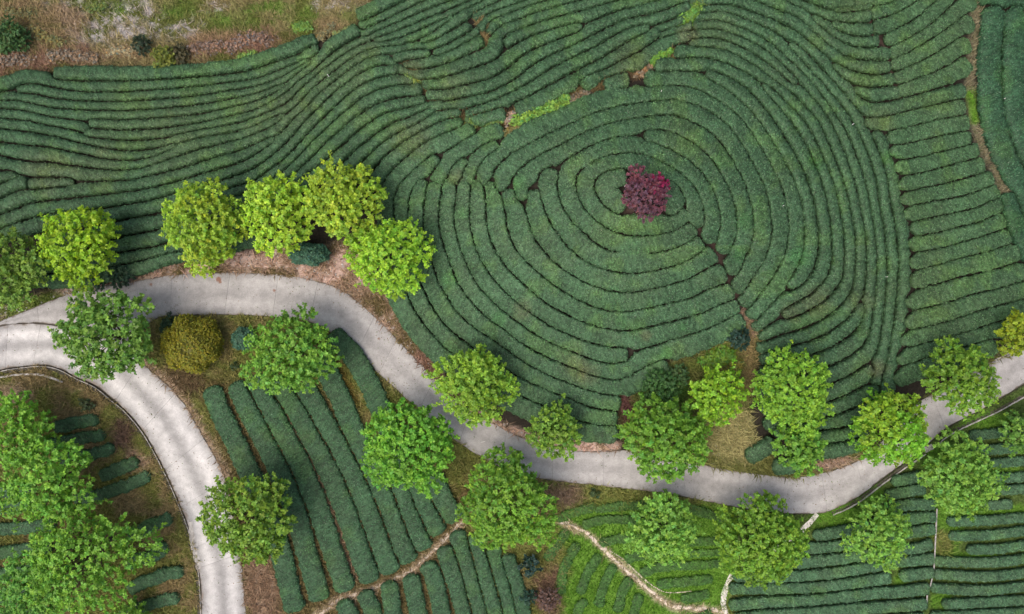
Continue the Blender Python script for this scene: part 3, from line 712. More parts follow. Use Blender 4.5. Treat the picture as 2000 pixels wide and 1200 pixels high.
# ------------------------------------------------------------------ roads: bed + cast concrete slabs
def resample_pair(A, B, n):
    def rs(P):
        Q = catmull(P, 4)
        return Q
    return rs(A), rs(B)
def road(name, A, B, slab_len, mat, seed):
    """slabs between the edges A and B"""
    r = np.random.default_rng(seed)
    QA, QB = catmull(A, 3), catmull(B, 3)
    # stations: walk along A, match the closest-normal point on B, monotone
    sA = np.linspace(0, 1, 400)
    a = np.stack([np.interp(sA, np.linspace(0, 1, len(QA)), QA[:, k]) for k in (0, 1)], 1)
    ib = []
    last = 0
    for i, p in enumerate(a):
        d = np.hypot(*(QB - p).T)
        lo = last; hi = min(len(QB), last + 60)
        guess = sA[i] * (len(QB) - 1)
        pen = d + 0.25 * np.abs(np.arange(len(QB)) - guess) * 3
        j = lo + int(np.argmin(pen[lo:hi])) if hi > lo else last
        last = max(last, j); ib.append(last)
    ib = np.array(ib, float); ib[-1] = len(QB) - 1
    k = np.ones(25) / 25
    ib = np.convolve(np.pad(ib, 12, mode='edge'), k, 'valid'); ib[0] = 0; ib[-1] = len(QB) - 1
    b = np.stack([np.interp(ib, np.arange(len(QB)), QB[:, kk]) for kk in (0, 1)], 1)
    mid = (a + b) / 2
    s = np.concatenate([[0], np.cumsum(np.hypot(*np.diff(mid, axis=0).T))])
    # bed
    L = 9
    t = np.linspace(0, 1, L)
    pu = a[:, None] * (1 - t[None, :, None]) + b[:, None] * t[None, :, None]
    v = survey(pu[..., 0], pu[..., 1], 0.03).reshape(-1, 3)
    id_ = np.arange(len(a) * L).reshape(len(a), L)
    q = np.stack([id_[:-1, :-1], id_[:-1, 1:], id_[1:, 1:], id_[1:, :-1]], -1).reshape(-1, 4)
    base = mesh_obj(name, v, [q], M_BASE)
    tag(base, kind='structure')
    cuts = np.arange(0, s[-1] - slab_len * 0.6, slab_len); cuts[1:] += r.uniform(-.28, .28, len(cuts) - 1) * slab_len; cuts = np.append(cuts, s[-1])
    for c0, c1 in zip(cuts[:-1], cuts[1:]):
        g = 0.17
        ss = np.linspace(c0 + g, c1 - g, max(4, int((c1 - c0) / 6)))
        aa = np.stack([np.interp(ss, s, a[:, k]) for k in (0, 1)], 1)
        bb = np.stack([np.interp(ss, s, b[:, k]) for k in (0, 1)], 1)
        n = len(ss)
        ww = np.hypot(*(aa - bb).T)[:, None] + 1e-6
        ra = (fbm(ss / 9, ss * 0 + seed, 1, 3) - .5)[:, None] * 5.0; rb = (fbm(ss / 9, ss * 0 + seed + 40, 2, 3) - .5)[:, None] * 5.0
        dirn = (bb - aa) / ww
        aa = aa + dirn * (1.0 + ra); bb = bb - dirn * (1.0 + rb)
        pu = aa[:, None] * (1 - t[None, :, None]) + bb[:, None] * t[None, :, None]
        lift = 0.10 + 0.012 * r.random()
        top = survey(pu[..., 0], pu[..., 1], lift).reshape(-1, 3)
        idt = np.arange(n * L).reshape(n, L)
        rim = np.concatenate([idt[0], idt[1:-1, -1], idt[-1, ::-1], idt[1:-1, 0][::-1]])
        bot = top[rim].copy(); bot[:, 2] -= 0.22
        m = len(rim); o0 = n * L
        side = np.stack([rim, o0 + np.arange(m), o0 + (np.arange(m) + 1) % m, np.roll(rim, -1)], -1)
        q = np.stack([idt[:-1, :-1], idt[:-1, 1:], idt[1:, 1:], idt[1:, :-1]], -1).reshape(-1, 4)
        latv = np.concatenate([np.tile(t, n), np.tile(t, n)[rim]])
        tone = np.full(n * L + m, 0.90 + 0.18 * r.random())
        mesh_obj('concrete_slab', np.vstack([top, bot]), [q, side], mat, base, smooth=False, attrs={'lat': latv, 'tone': tone})
    return base
road('road', MAIN_UP, MAIN_LO, 92, M_ROAD, 3)
road('side_road', SIDE_IN, SIDE_OUT, 88, M_ROAD2, 9)

def ribbon(name, s, w, h, mat, lift=0.0, step=5, rag=0.0, kind=None, parent=None, thick=0.3, wfun=None):
    """a low strip (path, kerb, channel floor) of half width w survey units along s, its top `lift` above ground"""
    Q = catmull(pts(s) if isinstance(s, str) else s, step)
    T = np.gradient(Q, axis=0); T /= np.hypot(*T.T)[:, None] + 1e-9
    Nn = np.stack([-T[:, 1], T[:, 0]], 1)
    n = len(Q); seed = int(abs(Q[0, 0] * 7 + Q[0, 1])) % 200
    i = np.arange(n)
    wl = w * (1 + rag * (fbm(i / 2.2, i * 0 + seed, 1, 3) - .5) * 2); wr = w * (1 + rag * (fbm(i / 2.2, i * 0 + seed + 9, 2, 3) - .5) * 2)
    cols = [-1.0, -0.92, -0.35, 0.35, 0.92, 1.0]
    hs = [lift - thick, lift * 0.92 - 0.004, lift + h * .5, lift + h * .5, lift * 0.92 - 0.004, lift - thick]
    V = []
    for c, hh in zip(cols, hs):
        wv = (wl if c < 0 else wr) * c
        p = Q + Nn * wv[:, None]
        V.append(survey(p[:, 0], p[:, 1], hh))
    V = np.stack(V, 1).reshape(-1, 3)
    L = len(cols)
    id_ = np.arange(n * L).reshape(n, L)
    q = np.stack([id_[:-1, :-1], id_[:-1, 1:], id_[1:, 1:], id_[1:, :-1]], -1).reshape(-1, 4)
    caps = [id_[0][None, ::-1], id_[-1][None, :]]
    o = mesh_obj(name, V, [q] + [np.asarray(c) for c in caps], mat, parent, smooth=False)
    if kind: tag(o, kind=kind)
    return o

# footpaths
sr = bpy.data.objects['side_road']
ribbon('concrete_patch', '371 1020,376 1050,382 1085,389 1112', 5.5, .006, M_KERB, .125, 4, .5, None, sr, .05)
ribbon('footpath', '1090 1017,1117 1027,1143 1040,1173 1067,1207 1100,1240 1130,1273 1157,1310 1183,1350 1188,1393 1191,1412 1196', 3.6, .01, M_DIRT, .035, 4, .9, 'structure')
ribbon('footpath', '1168 1064,1190 1076,1217 1093,1253 1127,1283 1150,1307 1158,1350 1155', 1.3, .01, M_DIRT, .03, 4, .9, 'structure')
ribbon('footpath', '908 1013,883 1037,863 1060,833 1090,800 1117,750 1140,707 1157,660 1173,633 1193,600 1218', 3.2, .01, M_DIRT, .035, 4, .8, 'structure')
ribbon('white_path', '1596 1004,1575 1028,1553 1047,1510 1075,1465 1098,1432 1122,1418 1147,1413 1177,1419 1204,1425 1260', 5.4, .03, M_WHITE, .07, 4, .35, 'structure')

# drains: dark floor between two concrete kerbs
def drain(label, s, inner, outer, w=3.6, floor=True):
    Q = catmull(pts(s), 6)
    T = np.gradient(Q, axis=0); T /= np.hypot(*T.T)[:, None]
    Nn = np.stack([-T[:, 1], T[:, 0]], 1)
    c = Q[len(Q) // 2]
    root = empty('drain', survey(c[0], c[1], 0)); tag(root, label, 'drain', 'roadside drains')
    def add(nm, off, ww, mat, lift):
        o = ribbon(nm, Q + Nn * off, ww, .01, mat, lift, 4, .4)
        o.parent = root; o.matrix_parent_inverse = Matrix.Translation(-Vector(root.location))
    add('channel_floor', 0, w, M_DRAIN, -.02 + .05)
    if inner: add('inner_kerb', inner * (w + .9), .9, M_KERB, .14)
    if outer: add('outer_kerb', outer * (w + 1.4), 1.4, M_KERB, .17)
    return root
drain('dark curved drain along the left edge of the side road', '-60 745,0 730,33 724,80 720,112 726,145 743,182 760,212 784,242 809,275 849,302 896,328 949,348 996,362 1032,372 1070,382 1110,386 1150,388 1198,389 1260', -1, 0, 3.0)
ribbon_wall = None
drain('dark straight drain along the lower road edge on the right', '1625 1003,1655 990,1683 973,1718 946,1762 914,1795 892,1806 884', 0, 1, 2.6)
drain('dark drain with pale kerb running up to the right edge', '1832 872,1836 860,1860 843,1890 828,1950 800,2000 772,2060 742', 0, 1, 2.4)
drain('short dark drain above the road near the right edge', '1940 700,1958 691,1978 682', 0, 1, 3.4)
def wall(label, s, w, top, mat=M_KERB, cat='wall', name='low_wall', group=None):
    o = ribbon(name, s, w, .01, mat, top, 5, .15, None, None, top + .4)
    tag(o, label, cat, group); return o
wall('pale low kerb wall left of the side road bend', '-60 745,0 737,40 732,75 732,102 739,122 747', 2.2, .30)
wall('long pale wall between the two lower right fields', '1830 994,1828 1040,1826 1080,1824 1112', 1.6, .45)
wall('short pale wall stub below the long drain wall', '1821 1128,1817 1146', 1.3, .4)
wall('lowest pale wall stub at the lower right', '1811 1163,1810 1182', 1.6, .4)
wall('small concrete drain cover beside the right-hand road', '1806 880,1822 872', 6.0, .12, M_KERB, 'drain cover', 'drain_cover')

# ------------------------------------------------------------------ tea hedges
def extend(P):
    P = [np.array(p) for p in P]
    if len(P) > 2 or np.hypot(*(P[1] - P[0])) > 20:
        for a_, b_ in ((0, 1), (-1, -2)):
            d = P[a_] - P[b_]; P[a_] = P[a_] + d / (np.hypot(*d) + 1e-9) * 7.5
    def out(p, q):
        if p[0] <= 7 or p[1] <= 5 or p[0] >= 2035 or p[1] >= 1245:
            d = p - q; d = d / (np.hypot(*d) + 1e-9)
            return p + d * 70
    a = out(P[0], P[1]); b = out(P[-1], P[-2])
    if a is not None: P.insert(0, a)
    if b is not None: P.append(b)
    return np.array(P)
STEP = 3.0
ROWS = []
for bi, (lab, grp, wmax, hh, colr, rows) in enumerate(BLOCKS):
    for k, s in enumerate(rows):
        P_ = extend(pts(s))
        if 'right-hand block' in grp and P_[0, 0] > 1740: P_[0] += (P_[0] - P_[1]) / np.hypot(*(P_[0] - P_[1])) * 7
        Q = catmull(P_, STEP)
        ROWS.append((bi, k, Q))
allp = np.vstack([r[2] for r in ROWS])
alli = np.concatenate([np.full(len(r[2]), i) for i, r in enumerate(ROWS)])
# bins for neighbour search
CELL = 32.0
bins = {}
at_end = np.concatenate([(lambda n, Q: np.array([((i * STEP < 11 and -20 < Q[0, 0] < 2020 and -20 < Q[0, 1] < 1220) or ((n - 1 - i) * STEP < 11)) for i in range(n)]))(len(r_[2]), r_[2]) for r_ in ROWS])
for n_, (p, i_) in enumerate(zip(allp, alli)):
    if at_end[n_]: continue
    bins.setdefault((int(p[0] // CELL), int(p[1] // CELL)), []).append(n_)
bins = {k: np.array(v) for k, v in bins.items()}
def half_widths(ri, Q, Nn, wmax):
    wl = np.full(len(Q), 99.0); wr = np.full(len(Q), 99.0)
    for j, (p, nn) in enumerate(zip(Q, Nn)):
        cx, cy = int(p[0] // CELL), int(p[1] // CELL)
        cand = [bins[(x, y)] for x in (cx - 1, cx, cx + 1) for y in (cy - 1, cy, cy + 1) if (x, y) in bins]
        c = np.concatenate(cand); c = c[alli[c] != ri]
        if not len(c): continue
        d = allp[c] - p; dn = d @ nn; d2 = (d ** 2).sum(1)
        m = dn > 0.6 * np.sqrt(d2)
        if m.any(): wl[j] = (d2[m] / (2 * dn[m])).min()
        m = dn < -0.6 * np.sqrt(d2)
        if m.any(): wr[j] = (d2[m] / (-2 * dn[m])).min()
    return np.minimum(wl, wmax + 1.8), np.minimum(wr, wmax + 1.8)

PROF = np.array([(-.84, -.35), (-.95, .15), (-1.0, .5), (-.985, .74), (-.92, .89), (-.72, .965), (-.38, .995), (0, 1.0), (.38, .995), (.72, .965), (.92, .89), (.985, .74), (1.0, .5), (.95, .15), (.84, -.35)])
NP_ = len(PROF)
PROF_ROUND = np.array([(-.78, -.35), (-.93, .1), (-1.0, .36), (-.975, .58), (-.88, .77), (-.66, .91), (-.35, .98), (0, 1.0), (.35, .98), (.66, .91), (.88, .77), (.975, .58), (1.0, .36), (.93, .1), (.78, -.35)])
PROF_FLAT = PROF
# places where the crop is browned, fresher or thin (survey sheet x, y, radius, colour factor)
PATCH = [(190, 330, 70, (1.5, 1.05, 1.0)), (90, 335, 70, (1.7, 1.0, 1.05)), (330, 290, 90, (1.3, 1.02, .95)), (250, 225, 110, (1.25, 1.02, .9)), (420, 230, 120, (1.2, 1.02, .9)), (560, 190, 110, (1.25, 1.0, .92)), (660, 140, 70, (1.35, 1.02, .9)),
 (800, 270, 60, (1.35, .95, 1.0)), (720, 90, 40, (1.3, .95, .9)), (800, 140, 45, (1.5, .95, .9)), (880, 180, 50, (1.35, 1.0, .9)), (1230, 120, 60, (1.5, .95, .9)), (1345, 65, 30, (1.9, .95, .95)), (1400, 60, 60, (1.25, 1.0, .9)),
 (1680, 130, 60, (1.3, 1.08, .9)), (1650, 20, 70, (1.25, 1.08, .9)), (1720, 235, 40, (1.5, 1.05, .95)), (1590, 590, 45, (1.6, .95, .95)), (1545, 610, 30, (1.6, .95, .95)), (1680, 590, 40, (1.35, .98, .95)), (1715, 720, 25, (1.7, .9, 1.0)), (1120, 720, 40, (1.4, .95, .95)), (1150, 730, 30, (1.6, .95, .95)), (1020, 605, 28, (1.6, .95, .95)), (1260, 655, 16, (1.9, .95, 1.0)), (1330, 265, 60, (1.15, 1.1, .95)), (890, 345, 22, (1.5, .95, .95)),
 (1190, 440, 60, (1.2, 1.18, .9)), (1260, 440, 60, (1.1, 1.15, .85)), (1410, 310, 30, (1.15, 1.35, .85)), (1450, 430, 26, (1.05, 1.35, .9)), (1560, 505, 30, (1.0, 1.4, .9)), (1440, 500, 20, (1.0, 1.3, .9)), (880, 545, 25, (1.0, 1.4, .9)), (905, 415, 20, (1.05, 1.4, .95)), (1330, 640, 16, (1.0, 1.4, .95)), (1210, 625, 18, (1.0, 1.35, .95)), (975, 620, 20, (1.0, 1.35, .95)), (1300, 690, 20, (1.0, 1.4, .9)), (1010, 360, 25, (1.0, 1.25, .85)), (1735, 310, 22, (1.1, 1.35, .7)), (1590, 320, 25, (1.0, 1.35, .85)), (1960, 150, 300, (1, 1, 1)), (1170, 590, 60, (1.05, 1.1, .95)), (1800, 560, 120, (1.15, 1.06, .95)), (1780, 400, 60, (1.15, 1.06, .9)), (1820, 120, 110, (1.12, 1.02, .95))]
def leaf_tint(u, v, base):
    n1 = fbm(u / 70, v / 70, 0, 3); n2 = fbm(u / 25, v / 25, 2, 3)
    n3 = fbm(u / 9, v / 9, 3, 2); c = np.array(base) * ((0.76 + 0.48 * n2) * (0.81 + .38 * n3))[:, None]
    fl = smooth((fbm(u / 40, v / 40, 4, 3) - .55) * 6)[:, None]; c = c * (1 + fl * np.array([.22, .20, -.05]))
    b = smooth((n1 - 0.5) * 5)
    c = c * (1 - 0.35 * b[:, None]) + 0.35 * b[:, None] * c * np.array([1.25, 0.99, 0.98])
    for (x, y, r, f) in PATCH:
        d = np.hypot(u - x, v - y) / r
        m = smooth((1 - d) * 1.4 + (n2 - .5) * 0.8)[:, None]
        c = c * (1 - m) + c * np.array(f) ** .6 * m
    return c

hedge_count = {}
for ri, (bi, k, Q) in enumerate(ROWS):
    lab, grp, wmax, hh, base, rows = BLOCKS[bi]
    n = len(Q)
    PROF = PROF_ROUND if hh > .9 else PROF_FLAT
    T = np.gradient(Q, axis=0); T /= np.hypot(*T.T)[:, None] + 1e-9
    Nn = np.stack([-T[:, 1], T[:, 0]], 1)
    wl, wr = half_widths(ri, Q, Nn, wmax)
    ker = np.array([1, 2, 3, 2, 1.0]); ker /= ker.sum()
    def sm(w):
        w = np.minimum.reduce([np.roll(np.pad(w, 2, mode='edge'), s)[2:-2] for s in (-1, 0, 1)])
        return np.convolve(np.pad(w, 2, mode='edge'), ker, 'valid')
    gap = 1.2 if hh > .96 else (0.55 if hh > .61 else 1.4)
    wl = np.maximum(sm(wl) - gap, 2.0); wr = np.maximum(sm(wr) - gap, 2.0)
    # uneven trimming
    a_ = np.arange(n) * STEP
    wl *= (1.0 if hh < .69 or wmax < 12 else 1.05) - (0.45 if hh < .69 else .16) * fbm(a_ / 11, a_ * 0 + ri * 3.1, 1, 3); wr *= (1.0 if hh < .69 or wmax < 12 else 1.05) - (0.45 if hh < .69 else .16) * fbm(a_ / 11, a_ * 0 + ri * 3.1 + 50, 2, 3)
    wl *= (1.0 if wmax < 12 else 1.025) - .14 * vnoise(a_ / 5 + 300, a_ * 0 + ri * 1.3 + 20, 3); wr *= (1.0 if wmax < 12 else 1.025) - .14 * vnoise(a_ / 5 + 300, a_ * 0 + ri * 1.3 + 90, 4)
    # rounded ends
    end = np.minimum(a_, a_[-1] - a_); rr = np.minimum(0.5 * (wl + wr) * .6, a_[-1] * .45)
    capf = np.sqrt(np.clip(1 - (1 - np.clip(end / np.maximum(rr, 1), 0, 1)) ** 2, 0.03, 1))
    wl *= capf; wr *= capf
    hrow = hh * (0.92 + 0.16 * fbm(a_ / 40, a_ * 0 + ri * 1.7, 0, 3)) * (0.55 + 0.45 * np.sqrt(capf))
    hrow *= np.clip(0.5 * (wl + wr) / 10.0, 0.55, 1.05)
    # lay the section
    px = np.where(PROF[None, :, 0] < 0, PROF[None, :, 0] * wr[:, None], PROF[None, :, 0] * wl[:, None])
    U = Q[:, 0:1] + Nn[:, 0:1] * px; V = Q[:, 1:2] + Nn[:, 1:2] * px
    # lumps
    lump = (fbm(U / 7.0, V / 7.0, 1, 3) - .5); lump2 = (fbm(U / 2.6, V / 2.6, 4, 2) - .5)
    zrel = PROF[None, :, 1] * hrow[:, None]
    zrel = zrel + np.where(PROF[None, :, 1] > 0.1, 0.10 * lump + 0.16 * lump2, 0)
    jit = rng.normal(0, 0.75, U.shape) * (PROF[None, :, 1] > 0.05)
    U2 = U + Nn[:, 0:1] * jit; V2 = V + Nn[:, 1:2] * jit
    # survey reads the hedge tops, so step down from there
    zc = height(Q[:, 0], Q[:, 1])
    zz = height(U2, V2) + zrel
    s_ = (CAM_H - (height(U2, V2) + hh * 0.8)) / CAM_H / PXM
    Pw = np.stack([(U2 - 1000) * s_, (600 - V2) * s_, zz], -1)
    id_ = np.arange(n * NP_).reshape(n, NP_)
    q = np.stack([id_[:-1, :-1], id_[:-1, 1:], id_[1:, 1:], id_[1:, :-1]], -1).reshape(-1, 4)
    caps = np.stack([np.concatenate([id_[0]]), np.concatenate([id_[-1][::-1]])])
    col = leaf_tint(U.ravel(), V.ravel(), base) * rng.uniform(.35, 1.0, (n * NP_, 1))
    # loose leaf tips over the clipped surface
    nl = int(a_[-1] * .46 * np.mean(wl + wr))
    fi = rng.random(nl) * (n - 1.001); pj = rng.random(nl); pj = 1.2 + pj * (NP_ - 3.4)
    i0 = fi.astype(int); j0 = pj.astype(int); fa = (fi - i0)[:, None]; fb = (pj - j0)[:, None]
    A = Pw[i0, j0]; B = Pw[i0 + 1, j0]; Cc = Pw[i0, j0 + 1]; D = Pw[i0 + 1, j0 + 1]
    ctr = (A * (1 - fa) + B * fa) * (1 - fb) + (Cc * (1 - fa) + D * fa) * fb
    nrm = np.cross(B - A, Cc - A); nrm /= np.linalg.norm(nrm, axis=1)[:, None] + 1e-9
    nrm *= np.sign(nrm[:, 2:3] + 1e-6)
    rd = rng.normal(0, 1, (nl, 3)); nn_ = nrm + rd * .42 + np.array([0, 0, .3]); dv = np.cross(nn_, rng.normal(0, 1, (nl, 3))); dv /= np.linalg.norm(dv, axis=1)[:, None] + 1e-9
    sd_ = np.cross(dv, nn_); sd_ /= np.linalg.norm(sd_, axis=1)[:, None] + 1e-9
    ln = rng.uniform(.09, .19, (nl, 1)); wd = rng.uniform(.03, .06, (nl, 1)); ctr = ctr + nrm * rng.uniform(-.01, .07, (nl, 1)) - dv * ln * .4
    p0 = ctr - nrm * 0.01 - sd_ * wd; p1 = ctr - nrm * 0.01 + sd_ * wd; p2 = ctr + dv * ln
    lc = leaf_tint(U[i0, j0], V[i0, j0], base); pale = (rng.random((nl, 1)) < .10); lc = np.where(pale, lc * .6 + np.array([.060, .068, .050]), lc); lc = lc * rng.uniform(0.5, 1.55, (nl, 1)) * (1 + rng.normal(0, .06, (nl, 3)))
    nv0 = len(Pw.reshape(-1, 3))
    lv = np.stack([p0, p1, p2], 1).reshape(-1, 3)
    lf = nv0 + np.arange(nl * 3).reshape(-1, 3)
    name = 'tea_hedge'
    o = mesh_obj(name, np.vstack([Pw.reshape(-1, 3), lv]), [q, caps, lf], M_TEA, col=np.vstack([col, np.repeat(lc, 3, 0)]))
    tag(o, lab.format(ORD[k]), 'hedge', grp)

# ------------------------------------------------------------------ trees and shrubs
def tube(p0, p1, r0, r1, n=7):
    p0 = np.array(p0); p1 = np.array(p1)
    d = p1 - p0; d = d / (np.linalg.norm(d) + 1e-9)
    x = np.cross(d, [0.3, 0.9, 0.1]); x /= np.linalg.norm(x); y = np.cross(d, x)
    a = np.linspace(0, 2 * np.pi, n, endpoint=False)
    ring = np.cos(a)[:, None] * x + np.sin(a)[:, None] * y
    return np.vstack([p0 + ring * r0, p1 + ring * r1]), np.stack([np.arange(n), (np.arange(n) + 1) % n, n + (np.arange(n) + 1) % n, n + np.arange(n)], -1)
def merge(parts):
    V = []; F = []; o = 0
    for v, f in parts:
        V.append(v); F.append(f + o); o += len(v)
    return np.vstack(V), np.vstack(F)

def leaf_clumps(cen, out, leaf, nleaf, col, r, spread=1.0, var=.18, yel=.13):
    """rosettes of diamond leaves at cen, facing out"""
    n = len(cen)
    c = np.repeat(cen, nleaf, 0); o = np.repeat(out, nleaf, 0)
    m = n * nleaf
    nn = o * .55 + np.array([0, 0, .65]) + r.normal(0, .36, (m, 3)) * spread
    nn /= np.linalg.norm(nn, axis=1)[:, None] + 1e-9
    d = np.cross(nn, r.normal(0, 1, (m, 3))); d /= np.linalg.norm(d, axis=1)[:, None] + 1e-9
    d = d + o * .25; d /= np.linalg.norm(d, axis=1)[:, None]
    s = np.cross(d, nn); s /= np.linalg.norm(s, axis=1)[:, None] + 1e-9
    ln = leaf * r.uniform(.7, 1.3, (m, 1)); wd = ln * r.uniform(.26, .38, (m, 1))
    nrm = np.cross(s, d); nrm *= np.sign((nrm * nn).sum(1))[:, None]
    b = c + o * (r.uniform(-.25, .35, (m, 1)) * leaf)
    mid = b + d * ln * .5 + nrm * ln * .05
    V = np.stack([b, mid + s * wd, b + d * ln - nrm * ln * .12, mid - s * wd], 1).reshape(-1, 3)
    F = np.arange(m * 4).reshape(-1, 4)
    ct = np.repeat(r.uniform(1 - var, 1 + var, (n, 1)), nleaf, 0) * r.uniform(.75, 1.3, (m, 1))
    hue = np.repeat(r.normal(0, yel, (n, 1)), nleaf, 0)
    cc = np.array(col) * 1.1 * ct * np.hstack([1 + hue, 1 + .25 * hue, 1 - .5 * hue])
    return V, F, np.repeat(np.clip(cc, 0.003, 1), 4, 0)

def thin(P, dmin):
    """keep points at least dmin apart"""
    keep = []; grid = {}
    K = np.floor(P / dmin).astype(int)
    for i, k in enumerate(map(tuple, K)):
        ok = True
        for x in (-1, 0, 1):
            for y in (-1, 0, 1):
                for z in (-1, 0, 1):
                    for j in grid.get((k[0] + x, k[1] + y, k[2] + z), ()):
                        if ((P[i] - P[j]) ** 2).sum() < dmin * dmin: ok = False; break
                    if not ok: break
                if not ok: break
            if not ok: break
        if ok: grid.setdefault(k, []).append(i); keep.append(i)
    return np.array(keep, int)

def tree(label, u, v, rpx, col, seed, leaf=None, hfac=1.0, asp=1.0, rot=0.0, name='tree', group='roadside trees', sprigs=14, dens=1.0, cat='tree', lobes=None, mat=None, trunk_r=.16, col2=None, flat=.72, nleaf=7, gap=0.05, ball=False, ragged=0.28):
    r = np.random.default_rng(seed)
    if leaf is None: leaf = .225 + .055 * ((seed * 37) % 10) / 9
    rm = rpx / PXM * (1.0 if name == 'tree' else 1.0)
    g0 = float(height(u, v))
    hc = (0.78 * rm * flat / .72 + 1.3 * min(1, rm / 3)) * hfac          # crown centre above ground
    c = survey(u, v, hc)
    rm = rm * (CAM_H - c[2]) / CAM_H
    # ground straight below
    uu, vv = u, v
    for _ in range(4):
        p = survey(uu, vv, 0); uu += (c[0] - p[0]) * PXM; vv -= (c[1] - p[1]) * PXM
    base = survey(uu, vv, 0)
    root = empty(name, base); tag(root, label, cat, group)
    cz = c[2] - base[2]
    nl = lobes or max(9, int(9 + rm * 3.2))
    # lobes spread through a dome
    az = np.arange(nl) * 2.399963 + r.uniform(0, 6.28); t = (np.arange(nl) + .5) / nl
    rad = np.sqrt(t) * r.uniform(.74, 1.22, nl) * (1 + ragged * r.uniform(-.4, .5, nl))
    lx = np.cos(az) * rad * .66; ly = np.sin(az) * rad * .66
    lz = (1 - t) * .42 + r.normal(0, .10, nl) - .05
    lr = r.uniform(.27, .42, nl) * (1.08 - .25 * t)
    L = np.stack([lx, ly * asp, lz * flat / .72], 1)
    ca, sa = math.cos(rot), math.sin(rot)
    L = L @ np.array([[ca, sa, 0], [-sa, ca, 0], [0, 0, 1]])
    L = L * rm; lr = lr * rm
    # fit so that the silhouette has the surveyed radius
    if ball:
        nl = 1; L = np.zeros((1, 3)); lr = np.array([rm]); az = az[:1]
    spl = .52 * leaf / .265 * min(1.0, .45 + rm / 6)          # length of a leafy shoot
    ext = (np.hypot(L[:, 0], L[:, 1]) + lr * (1 if ball else .84)); f = (rm - (0 if ball else .75 * spl)) / np.percentile(ext, 80)
    L[:, :2] *= f
    cens = []; outs = []; lob = []
    layers = ((1.0, 30.0), (.8, 20.0)) if ball else ((.84, 22.0), (.58, 12.0))
    for layer, (rf, dn) in enumerate(layers):
        lc, lo, ll_ = [], [], []
        for i in range(nl):
            m = int(4 * math.pi * (lr[i] * rf) ** 2 * dn * dens * (.265 / leaf) ** 1.6 * .62) + 6
            d = r.normal(0, 1, (m, 3)); d /= np.linalg.norm(d, axis=1)[:, None]
            d = d[d[:, 2] > -.45 - .25 * r.random(len(d))]
            k = 1 + .14 * np.sin(d[:, 0] * 7 + i) * np.sin(d[:, 1] * 6 + 2 * i) + r.normal(0, .05, len(d))
            p = L[i] + d * (lr[i] * rf * k)[:, None] * np.array([1, asp if ball else 1, .85])
            keep = np.ones(len(p), bool)
            for j in range(nl):
                if j != i: keep &= np.linalg.norm((p - L[j]) / np.array([1, 1, .85]), axis=1) > lr[j] * rf * .84
            if gap > 0: keep &= r.random(len(p)) > gap
            lc.append(p[keep]); lo.append(d[keep]); ll_.append(np.full(keep.sum(), i))
        lc = np.vstack(lc); lo = np.vstack(lo); ll_ = np.concatenate(ll_)
        kp = thin(lc, leaf * ((.62 if ball else 1.58) if layer == 0 else 1.5) * (1 + gap))
        lc, lo, ll_ = lc[kp], lo[kp], ll_[kp]
        if ball or layer == 1:
            cens.append(lc); outs.append(lo); lob.append(ll_)
        else:       # leafy shoots standing out of the crown
            dd = lo + r.normal(0, .28, lo.shape) + np.array([0, 0, .25]); dd /= np.linalg.norm(dd, axis=1)[:, None]
            ln = spl * r.uniform(.45, 1.55, (len(lc), 1))
            ln[r.random(len(lc)) < .04 * sprigs / 14] *= 1.9
            for tt in (0.0, .3, .6, .85, 1.05):
                sel = r.random(len(lc)) < (1 if tt < 1 else .6)
                cens.append((lc + dd * ln * tt + r.normal(0, .05 * leaf / .265, lc.shape))[sel]); outs.append(dd[sel]); lob.append(ll_[sel])
    cen = np.vstack(cens); out = np.vstack(outs); lob = np.concatenate(lob)
    V, F, K = leaf_clumps(cen, out, leaf, nleaf, col, r)
    lt = (r.uniform(.88, 1.12, nl))[lob]; K = K * np.repeat(lt, nleaf * 4)[:, None]
    if col2 is not None:
        sel = (r.random(nl) < .35)[lob]; K[np.repeat(sel, nleaf * 4)] *= np.array(col2)
    if ball:      # twiggy heart of a clipped bush
        th = np.linspace(.05, 2.3, 9); ph = np.linspace(0, 2 * np.pi, 18, endpoint=False)
        cv = np.stack([np.outer(np.sin(th), np.cos(ph)), np.outer(np.sin(th), np.sin(ph)) * asp, np.outer(np.cos(th), np.ones(18)) * .85], -1).reshape(-1, 3) * rm * .93
        gi = np.arange(9 * 18).reshape(9, 18); cf = np.stack([gi[:-1], np.roll(gi, -1, 1)[:-1], np.roll(gi, -1, 1)[1:], gi[1:]], -1).reshape(-1, 4)
        F = np.vstack([F, cf + len(V)]); V = np.vstack([V, cv]); K = np.vstack([K, np.tile(np.array(col) * .6, (len(cv), 1))])
    V = V + np.array([0, 0, cz])
    mesh_obj('crown', V, [F], mat or M_LEAF, root, col=K)
    # trunk and limbs
    fork = np.array([r.normal(0, .1), r.normal(0, .1), max(.3, cz * .48)])
    parts = [tube((0, 0, -.25), fork, trunk_r * rm / 3, trunk_r * .72 * rm / 3, 9)]
    for i in range(0, nl):
        tip = L[i] + np.array([0, 0, cz]); m1 = fork * .45 + tip * .55 + np.array([0, 0, .12 * rm])
        rr = trunk_r * .36 * rm / 3
        parts.append(tube(fork, m1, rr, rr * .6, 5)); parts.append(tube(m1, tip, rr * .6, rr * .2, 5))
    v_, f_ = merge(parts)
    mesh_obj('trunk', v_, [f_], M_BARK, root)
    return root

